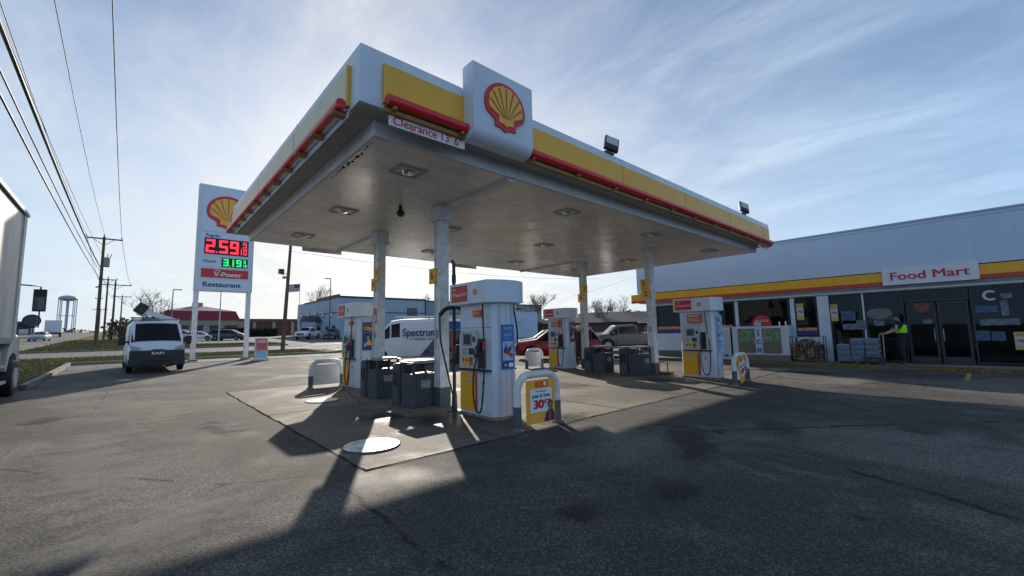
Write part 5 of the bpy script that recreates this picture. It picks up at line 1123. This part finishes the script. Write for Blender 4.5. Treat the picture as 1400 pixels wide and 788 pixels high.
b.build('stripes', [mat('flag red', (.5, .05, .06), .8), mat('flag white', (.7, .7, .7), .8)], t); fl(0, .95, .6, 1.3, -.015, '', None).build('canton', mat('flag blue', (.03, .06, .22), .8), t)

# ------------------------------------------------------------------ background buildings
def bld(name, lb, x, y, w_, d_, h_, mt, rz=0):
    z0 = hz_(y); t = thing(name, lb, 'building', (x, y, z0), rz); MB().box(-w_/2, w_/2, -d_/2, d_/2, -.6, h_, .02).build('wall', mt, t); return t
# blue-grey two storey
z0 = hz_(88); t = thing('metal_building', 'long two storey blue grey metal building with a covered entrance', 'building', (50, 88, z0))
tb = Vector((50, 88, z0)); bl = lambda b, n_, m_, p=None: b.build(n_, m_, p or t, origin=tb)
H_ = 8.55
b = MB(); b.box(27, 44, 75.5, 101, z0-1, H_-.05, .02); bl(b, 'wall', bluesid)
b = MB(); b.box(44, 78, 75.6, 101, z0-1, H_-.25, .02); bl(b, 'rear_wing_wall', greysid)
b = MB(); b.box(26.9, 44.1, 75.38, 75.5, H_-.3, H_+.05, .01); b.box(26.88, 27, 75.4, 88, H_-.25, H_+.35, .01); b.box(26.88, 27, 88, 96, H_-.25, H_+.0, .01); b.box(44.1, 78, 75.48, 75.6, H_-.45, H_-.2, .01); b.box(26.9, 44.1, 75.42, 75.5, 5.65, 5.8); b.box(26.9, 27, 75.5, 101, 5.65, 5.8); b.box(44, 44.15, 75.35, 75.5, z0, H_); bl(b, 'trim', trimd)
wins = [(26.97, y, 4.0) for y in (79, 83.5, 88, 92.5, 97)] + [(26.97, y, 1.0) for y in (77.5, 81, 95)]
for (x, y, z) in wins: f_ = bl(MB().box(x-.03, x+.02, y, y+1.5, z0+z-.3, z0+z+.95, .01), 'window', framed); MB().box(x-.04, x-.031, y+.08, y+1.42, z0+z-.22, z0+z+.87).build('pane', winm, f_, origin=tb)
for x in (40.0,): f_ = bl(MB().box(x, x+2.2, 75.45, 75.52, 5.9-.9, 7.1-.4, .01), 'window', framed); MB().box(x+.08, x+2.12, 75.43, 75.449, 5.1, 6.6).build('pane', winm, f_, origin=tb)
b = MB(); b.prism([(84.5, 3.3), (86.5, 4.4), (88.5, 3.3)], 3.0, Matrix(((0, 0, -1, 27), (1, 0, 0, 0), (0, 1, 0, z0-.4), (0, 0, 0, 1)))); bl(b, 'porch_roof', trimd)
b = MB(); b.box(24.1, 24.4, 84.6, 84.9, z0-.3, z0+2.9); b.box(24.1, 24.4, 88.1, 88.4, z0-.3, z0+2.9); bl(b, 'porch_post', bluesid); bl(MB().box(26.93, 26.99, 85.5, 87.5, z0-.1, z0+2.3), 'door', winm)
# restaurant
z0 = hz_(110); t = thing('restaurant_building', 'low brick restaurant with a dark red mansard roof', 'building', (11.4, 112, z0), R(2))
MB().box(-7.2, 5.2, -5, 6, -.8, 3.3, .02).build('wall', brickm, t); MB().box(-7.3, 5.3, -5.1, 6.1, 2.3, 3.6, .02).build('cream_band', tanm, t)
b = MB(); q0 = [(-7.6, -5.5), (5.6, -5.5), (5.6, 6.4), (-7.6, 6.4)]; q1 = [(-6.9, -4.6), (4.9, -4.6), (4.9, 5.6), (-6.9, 5.6)]
A = [b.bm.verts.new((x, y, 3.5)) for x, y in q0]; B_ = [b.bm.verts.new((x, y, 5.3)) for x, y in q1]
for k in range(4): b._face([A[k], A[(k+1) % 4], B_[(k+1) % 4], B_[k]])
b._face(A[::-1]); b._face(B_); rf = b.build('mansard', rest_red, t)
b = MB(); A = [b.bm.verts.new((x, y, 5.31)) for x, y in q1]; tp = [b.bm.verts.new((x, y, 6.5)) for x, y in ((-2.2, 0), (0, 0), (0, 1.5), (-2.2, 1.5))]
for k in range(4): b._face([A[k], A[(k+1) % 4], tp[(k+1) % 4], tp[k]])
b._face(tp); b._face(A[::-1]); b.build('roof', mat('pale pink roof', (.38, .27, .26), .7), t); MB().box(-2.1, -.3, .2, 1.3, 6.4, 7.3, .03).build('roof_vent', greym, t)
for x in (-4.9, -2.6, -.2, 2.4):
    b = MB(); b.prism([(x-.55, .9), (x+.55, .9), (x+.55, 1.9)]+[(x+.55*math.cos(R(a)), 1.9+.45*math.sin(R(a))) for a in range(30, 180, 30)]+[(x-.55, 1.9)], .05, WFY((0, -5.0, 0))); b.build('window', mat('restaurant window', (.25, .36, .38), .2), t)
MB().box(5.3, 7.0, -4, 5, -.6, 3.2, .02).build('side_wing', tanm, t)
# brick low building with columns
z0 = hz_(118); t = thing('brick_building', 'long low brick building with pale pilasters behind the hedge', 'building', (28, 121, z0)); MB().box(-11, 14, -4, 5, -1.2, 3.1, .02).build('wall', brickm, t); MB().box(-11.2, 14.2, -4.2, 5.2, 3.1, 3.9, .02).build('fascia', mat('brown fascia', (.15, .08, .07), .7), t)
for k in range(6): MB().box(-10.8+k*4.2, -10.1+k*4.2, -4.3, -4.01, -1, 3.1, .01).build('pilaster', tanm, t)
# pale blue building right of the nearest pump
z0 = hz_(38); t = thing('metal_shed', 'pale blue metal shed with a dark roof edge behind the red car', 'building', (44, 45, z0), R(-42)); 
MB().box(-8.8, -1.5, -4, 4, -.5, 4.3, .02).build('wall', palesid, t); MB().box(-8.9, -1.4, -4.1, 4.1, 4.3, 4.65, .01).build('roof_edge', roofg, t); MB().box(-1.5, .8, -3.8, 3.8, -.5, 4.0, .02).build('annex_wall', palesid, t); MB().box(-8.85, 1, -4.03, -4.004, -.4, .55).build('base_band', greysid, t)
b = MB(); b.box(-7.6, -7.5, -4.06, -4.004, .6, 4.3); b.box(-5.4, -5.32, -4.06, -4.004, .6, 4.3); b.box(-8.8, -1.5, -4.05, -4.004, 2.6, 2.66); b.build('seam', greysid, t)
# brown roofed house
z0 = hz_(30); t = thing('brick_house', 'low brown brick house with a hipped grey roof beyond the store corner', 'building', (56, 38, 0), R(-48)); b = MB(); b.box(-13, 13, -5, 6, -.5, 2.7, .02); b.build('wall', mat('brown brick', (.13, .075, .055), .9, var=.3, vs=8), t)
b = MB(); A = [b.bm.verts.new(p) for p in ((-13.6, -5.6, 2.7), (13.6, -5.6, 2.7), (13.6, 6.6, 2.7), (-13.6, 6.6, 2.7))]; tp = [b.bm.verts.new(p) for p in ((-5, .5, 4.4), (8, .5, 4.4))]
b._face([A[0], A[1], tp[1], tp[0]]); b._face([A[1], A[2], tp[1]]); b._face([A[2], A[3], tp[0], tp[1]]); b._face([A[3], A[0], tp[0]]); b._face(A[::-1]); b.build('roof', roofg, t)
for x in (-10, -6, -2, 3, 7): f_ = MB().box(x, x+1.6, -5.06, -5.004, .9, 2.1, .01).build('window', tanm, t); MB().box(x+.1, x+1.5, -5.08, -5.061, 1.0, 2.0).build('pane', winm, f_)
MB().box(2, 7, -6.5, -5.1, 2.5, 2.65, .02).build('porch_roof', white, t)

# water tower
zt = hz_(655); t = thing('water_tower', 'pale blue water tower on tall legs beyond the road', 'water tower', (-53, 655, zt)); b = MB()
prof_ = []
for k in range(0, 17):
    a = R(-90+180*k/16); prof_.append((7.6*math.cos(a), 37.2+(2.6 if a < 0 else 3.6)*math.sin(a)))
b.tube([(0, 0, z) for r, z in prof_], [max(.05, r) for r, z in prof_], 32); b.build('tank', tank, t, 60)
for k in range(8):
    a = k*math.pi/4+.2; b = MB(); b.tube([(7.0*math.cos(a), 7.0*math.sin(a), -1), (6.9*math.cos(a), 6.9*math.sin(a), 36.5)], .38, 8); b.build('leg', tank, t, 60)
b = MB(); b.tube([(0, 0, -1), (0, 0, 35)], .55, 12); b.build('riser_pipe', tank, t, 60); b = MB()
for k in range(8):
    a = k*math.pi/4+.2; a2 = (k+1)*math.pi/4+.2
    b.tube([(6.95*math.cos(a), 6.95*math.sin(a), 19), (6.95*math.cos(a2), 6.95*math.sin(a2), 19)], .16, 6)
b.build('brace_ring', tank, t)

# ------------------------------------------------------------------ trees
def bare_tree(x, y, h_, lb, seed, spread=1., group='bare trees', dens=5, trunk=.3, z=None):
    rnd = random.Random(seed); t = thing('bare_tree', lb, 'tree', (x, y, hz_(y) if z is None else z), 0, group); tr = MB(); cr = MB()
    def grow(b, p, d, L_, r, lev):
        n = 3; pts = [p]; rs = [r]; q = p.copy(); dd = d.copy()
        for k in range(n):
            dd = (dd+Vector((rnd.uniform(-.16, .16), rnd.uniform(-.16, .16), rnd.uniform(-.04, .12)))).normalized(); q = q+dd*L_/n; pts.append(q.copy()); rs.append(r*(1-.5*(k+1)/n))
        b.tube(pts, rs, 6 if lev < 2 else 3, caps=False)
        if lev >= 5: return
        for k in range(dens if lev > 0 else dens+1):
            q2 = pts[rnd.choice((1, 2, 3, 3))] if lev else pts[rnd.choice((2, 3, 3))]; a = rnd.uniform(0, 6.283); tilt = rnd.uniform(.35, .85)
            side = Vector((math.cos(a), math.sin(a), 0)); nd = (dd*math.cos(tilt)+side*math.sin(tilt)*spread+Vector((0, 0, .12))).normalized()
            if lev >= 3 and rnd.random() < .45: continue
            grow(cr, q2, nd, L_*rnd.uniform(.5, .74), max(r*.42, .012), lev+1)
    grow(tr, Vector((0, 0, 0)), Vector((0, 0, 1)), h_*.34, h_*trunk*.07, 0)
    tr.build('trunk', bark, t, 60); cr.build('crown', twig, t)
    return t
bare_tree(2.2, 69, 8.2, 'bare branching tree behind the van with the lift', 1, 1.15)
bare_tree(33.5, 108, 15.5, 'bare tree rising behind the blue grey building near the farther left pump', 2)
bare_tree(62, 104, 14.0, 'bare tree behind the grey rear wing by the nearest column', 3)
bare_tree(47.5, 48, 9.6, 'bare tree rising behind the pale blue shed', 4)
bare_tree(52, 38.6, 7.6, 'bare tree over the brown house left of the store', 5, 1.1)
bare_tree(60, 40.5, 8.2, 'bare tree close to the store corner', 6, 1.1)
bare_tree(-29, 218, 9, 'small bare tree left of the water tower', 7, dens=4)
def shrub(x, y, rx, ry, rz_, n, lb, name='shrub', cat='shrub', seed=1, mt=None, square=False, leaf=.09, group=None):
    rnd = random.Random(seed); z0 = hz_(y); t = thing(name, lb, cat, (x, y, z0), 0, group); b = MB()
    for _ in range(n):
        if square: p = Vector((rnd.uniform(-rx, rx), rnd.uniform(-ry, ry), rnd.uniform(0, rz_)+rnd.uniform(-.05, .1)))
        else:
            v = Vector((rnd.gauss(0, 1), rnd.gauss(0, 1), rnd.gauss(0, 1))).normalized()*rnd.uniform(.45, 1.05); v *= 1+.18*math.sin(v.x*5+seed)*math.cos(v.y*4); p = Vector((v.x*rx, v.y*ry, rz_*.55+v.z*rz_*.5))
        s = leaf*rnd.uniform(.6, 1.5); a = Vector((rnd.uniform(-1, 1), rnd.uniform(-1, 1), rnd.uniform(-1, 1))).normalized(); c = a.orthogonal().normalized()
        b.bm.faces.new([b.bm.verts.new(p+a*s), b.bm.verts.new(p+c*s), b.bm.verts.new(p-a*s), b.bm.verts.new(p-c*s)])
    b.build('foliage', mt or leafd, t); b = MB(); b.tube([(0, 0, -.1), (0, 0, rz_*.6)], [.08, .03], 6); b.build('stem', bark, t); return t
brownl = mat('brown winter leaves', (.12, .095, .065), .95, var=.3, vs=4)
shrub(-1.0, 76, 2.0, 1.7, 3.2, 420, 'dark rounded bushy tree behind the van mirror', 'bushy_tree', 'tree', 3, brownl, leaf=.16)
for i, (x, y, rx, ry, rz_, lb) in enumerate([(16.2, 104, 2.6, 1, 1.7, 'clipped dark hedge left of the leaning pole'), (20.5, 101, 2.6, 1, 1.6, 'clipped dark hedge right of the leaning pole')]): shrub(x, y, rx, ry, rz_, 2200, lb, 'hedge', 'hedge', 5+i, None, True, .16, 'clipped hedges')
random.seed(9)
# far tree line: one mass
b = MB(); rnd = random.Random(4)
for k in range(9000):
    X_ = rnd.uniform(-330, 420); yy = 430+rnd.uniform(-12, 12)-abs(X_)*.05; zz = hz_(yy)-1+rnd.random()**1.3*(5.5+3.0*math.sin(X_*.045)+1.8*math.sin(X_*.17+1)); s = rnd.uniform(.4, 1.3)
    a = Vector((rnd.uniform(-1, 1), rnd.uniform(-1, 1), rnd.uniform(-1, 1))).normalized(); c = a.orthogonal().normalized(); p = Vector((X_, yy, zz)); b.bm.faces.new([b.bm.verts.new(p+a*s), b.bm.verts.new(p+c*s), b.bm.verts.new(p-a*s)])
tag(b.build('far_wood', mat('winter wood', (.085, .075, .06), 1, var=.3, vs=.1)), 'far off grey brown line of winter woods on the horizon', 'wood', kind='stuff')
b = MB()
for k in range(7000):
    X_ = rnd.uniform(0, 1); px = 120+X_*90; yy = 150-X_*230; zz = -1+rnd.random()**1.2*(6.5+2.5*math.sin(X_*31)); s = rnd.uniform(.3, 1.0); p = Vector((px+rnd.uniform(-5, 5), yy, max(0, zz)+hz_(max(-50, yy))*.9))
    a = Vector((rnd.uniform(-1, 1), rnd.uniform(-1, 1), rnd.uniform(-1, 1))).normalized(); c = a.orthogonal().normalized(); b.bm.faces.new([b.bm.verts.new(p+a*s), b.bm.verts.new(p+c*s), b.bm.verts.new(p-a*s)])
tag(b.build('far_wood', MATS['winter wood']), 'distant grey brown winter woods seen under the right half of the canopy', 'wood', kind='stuff')

# ------------------------------------------------------------------ people
def person(loc, rz, lb, joints, rad, edges, colour_fn, mats, extras):
    t = thing('person', lb, 'person', loc, rz); me = bpy.data.meshes.new('body'); names = list(joints); me.from_pydata([joints[k] for k in names], [(names.index(a), names.index(c)) for a, c in edges], [])
    o = bpy.data.objects.new('body', me); col.objects.link(o); md = o.modifiers.new('skin', 'SKIN'); 
    for i, k in enumerate(names): me.skin_vertices[0].data[i].radius = (rad[k], rad[k]) if not isinstance(rad[k], tuple) else rad[k]
    me.skin_vertices[0].data[0].use_root = True
    sb_ = o.modifiers.new('sub', 'SUBSURF'); sb_.levels = 2; sb_.render_levels = 2; dg = bpy.context.evaluated_depsgraph_get(); dg.update(); m2 = bpy.data.meshes.new_from_object(o.evaluated_get(dg)); bpy.data.objects.remove(o)
    m2.name = 'body'; m2.materials.clear(); [m2.materials.append(k) for k in mats]; m2.polygons.foreach_set('use_smooth', [True]*len(m2.polygons))
    for p in m2.polygons: p.material_index = colour_fn(p.center)
    q = bpy.data.objects.new('body', m2); col.objects.link(q); q.parent = t
    for fn in extras: fn(t)
    return t
def skeleton(la=None, ra=None, legs=None, head=(0, 0)):
    J = {'pelvis': (0, 0, .95), 'spine': (0, 0, 1.12), 'chest': (.0, 0, 1.34), 'neck': (.02, 0, 1.50), 'head': (.04+head[0], head[1], 1.61), 'top': (.04+head[0], head[1], 1.72),
         'lh': (0, .10, .90), 'lk': (.03, .12, .50), 'la': (-.02, .13, .10), 'lt': (.15, .15, .05), 'rh': (0, -.10, .90), 'rk': (.03, -.12, .50), 'ra': (-.02, -.13, .10), 'rt': (.15, -.15, .05),
         'ls': (0, .19, 1.42), 'le': (-.02, .26, 1.15), 'lw': (.08, .27, .92), 'lf': (.12, .26, .83), 'rs': (0, -.19, 1.42), 're': (-.02, -.26, 1.15), 'rw': (.08, -.27, .92), 'rf': (.12, -.26, .83)}
    if la: J['le'], J['lw'], J['lf'] = la
    if ra: J['re'], J['rw'], J['rf'] = ra
    if legs: J.update(legs)
    Rr = {'pelvis': (.15, .12), 'spine': (.15, .12), 'chest': (.17, .12), 'neck': .055, 'head': (.085, .095), 'top': (.06, .07), 'lh': .10, 'lk': .07, 'la': .05, 'lt': .045, 'rh': .10, 'rk': .07, 'ra': .05, 'rt': .045, 'ls': .075, 'le': .055, 'lw': .035, 'lf': .035, 'rs': .075, 're': .055, 'rw': .035, 'rf': .035}
    E = [('pelvis', 'spine'), ('spine', 'chest'), ('chest', 'neck'), ('neck', 'head'), ('head', 'top'), ('pelvis', 'lh'), ('lh', 'lk'), ('lk', 'la'), ('la', 'lt'), ('pelvis', 'rh'), ('rh', 'rk'), ('rk', 'ra'), ('ra', 'rt'), ('chest', 'ls'), ('ls', 'le'), ('le', 'lw'), ('lw', 'lf'), ('chest', 'rs'), ('rs', 're'), ('re', 'rw'), ('rw', 'rf')]
    return J, Rr, E
def head_bits(capm, hx=0, hy=0, hairm=None):
    def f(t):
        b = MB(); b.tube([(.03+hx, hy, 1.66), (.03+hx, hy, 1.72), (.03+hx, hy, 1.765), (.03+hx, hy, 1.785)], [.108, .106, .075, .02], 16); b.box(.08+hx, .20+hx, hy-.07, hy+.07, 1.665, 1.68, .006); b.build('cap', capm, t, 50)
        b = MB(); b.tube([(.13+hx, hy, 1.63), (.165+hx, hy, 1.605), (.13+hx, hy, 1.595)], [.012, .02, .012], 8); 
        for s in (-1, 1): b.tube([(.03+hx, hy+s*.085, 1.64), (.03+hx, hy+s*.1, 1.61), (.03+hx, hy+s*.085, 1.585)], [.012, .02, .01], 8)
        b.build('nose_and_ears', skin, t, 60); b = MB()
        for s in (-1, 1): b.box(.118+hx, .128+hx, hy+s*.035-.012, hy+s*.035+.012, 1.638, 1.648)
        b.box(.118+hx, .130+hx, hy-.025, hy+.025, 1.565, 1.571); b.build('eyes_and_mouth', trimd, t)
        b = MB(); b.tube([(-.02+hx, hy, 1.68), (-.045+hx, hy, 1.62), (-.03+hx, hy, 1.56)], [.085, .075, .05], 12); b.build('hair', hairm or mat('grey hair', (.30, .28, .26), .9), t, 60)
    return f
def hands(J):
    def f(t):
        for s, wn in (('l', 'lf'), ('r', 'rf')):
            w_ = Vector(J[s+'w']); h_ = Vector(J[wn]); d = (h_-w_).normalized(); sd = d.cross(Vector((0, 0, 1))) if abs(d.z) < .8 else d.cross(Vector((0, 1, 0))); sd.normalize(); nn_ = d.cross(sd); b = MB()
            for k in range(4): p = h_+d*.02+sd*(k-1.5)*.019; ln = (.065, .078, .072, .055)[k]; b.tube([p-d*.02, p+d*ln*.5, p+d*ln*.85+nn_*.025], [.010, .009, .007], 6)
            p = h_-d*.02-sd*.03; b.tube([p, p-sd*.025+d*.03, p-sd*.025+d*.06+nn_*.01], [.012, .010, .008], 6); b.build('fingers', skin, t, 60)
    return f
J, Rr, E = skeleton(la=((.02, .25, 1.16), (.20, .24, .98), (.27, .23, .93)), head=(.03, 0))
navyc = mat('navy jacket cloth', (.018, .022, .035), .9, var=.2, vs=6); jeans = mat('dark trousers', (.025, .028, .035), .9); shoe = mat('dark shoe', (.03, .03, .03), .6)
def cf(c):
    if c.z > 1.53: return 0
    if c.z < .12: return 3
    if abs(c.y) > .19 and c.z < .99 and c.z > .6: return 0
    return 1 if c.z > .86 else 2
bare_tree(-1.0, 76.3, 4.2, 'twiggy winter shrub inside the bushy tree by the road', 11, 1.3, dens=6)
person((14.25, 11.62, .006), R(200), 'man in a dark jacket and light cap standing behind the pump', J, Rr, E, cf, [skin, navyc, jeans, shoe], [head_bits(mat('pale cap cloth', (.40, .36, .30), .9), .03), hands(J)])
J2, R2, E2 = skeleton(la=((.18, .24, 1.20), (.40, .22, 1.10), (.48, .21, 1.08)), ra=((.16, -.24, 1.18), (.38, -.2, 1.08), (.46, -.19, 1.06)), head=(.06, 0))
def cf2(c):
    if c.z > 1.53: return 0
    if c.z < .12: return 3
    if c.x > .14 and c.z > 1.0: return 0
    return 1 if c.z > .88 else 2
def vest(t):
    b = MB(); n_ = 16; rings = []
    for z, rx, ry in ((1.10, .172, .214), (1.18, .174, .217), (1.28, .176, .222), (1.38, .165, .215)):
        rings.append([b.bm.verts.new((rx*math.cos(2*math.pi*k/n_), ry*math.sin(2*math.pi*k/n_), z)) for k in range(n_)])
    for a, c in zip(rings, rings[1:]):
        for k in range(1, n_//2-1): b._face([a[k], a[(k+1) % n_], c[(k+1) % n_], c[k]])
    b.build('hi_vis_vest', hiv, t, 60)
person((20.12, 2.02, .145), R(112), 'person in a hi-vis vest pushing a hand cart by the store doors', J2, R2, E2, cf2, [skin, navyc, jeans, shoe], [head_bits(mat('dark cap cloth', (.03, .03, .035), .9), .06, 0, mat('dark hair', (.03, .025, .02), .9)), hands(J2), vest])
t = thing('hand_cart', 'dark hand cart held by the person in hi-vis', 'cart', (19.95, 2.55, .145), R(112)); b = MB()
for s in (-.2, .2): b.tube([(0, s, .2), (-.02, s, 1.05), (-.1, s*.9, 1.10)], .015, 8); b.tube([(0, s, .22), (.5, s, .22)], .015, 8)
b.tube([(-.1, -.18, 1.10), (-.1, .18, 1.10)], .015, 8); b.build('frame', steel, t); MB().box(.0, .55, -.24, .24, .22, .25, .005).build('platform', blackm, t)
for x in (.05, .5):
    for s in (-.2, .2): b = MB(); b.tube([(x, s-.02, .1), (x, s+.02, .1)], .1, 14); b.build('wheel', black, t)
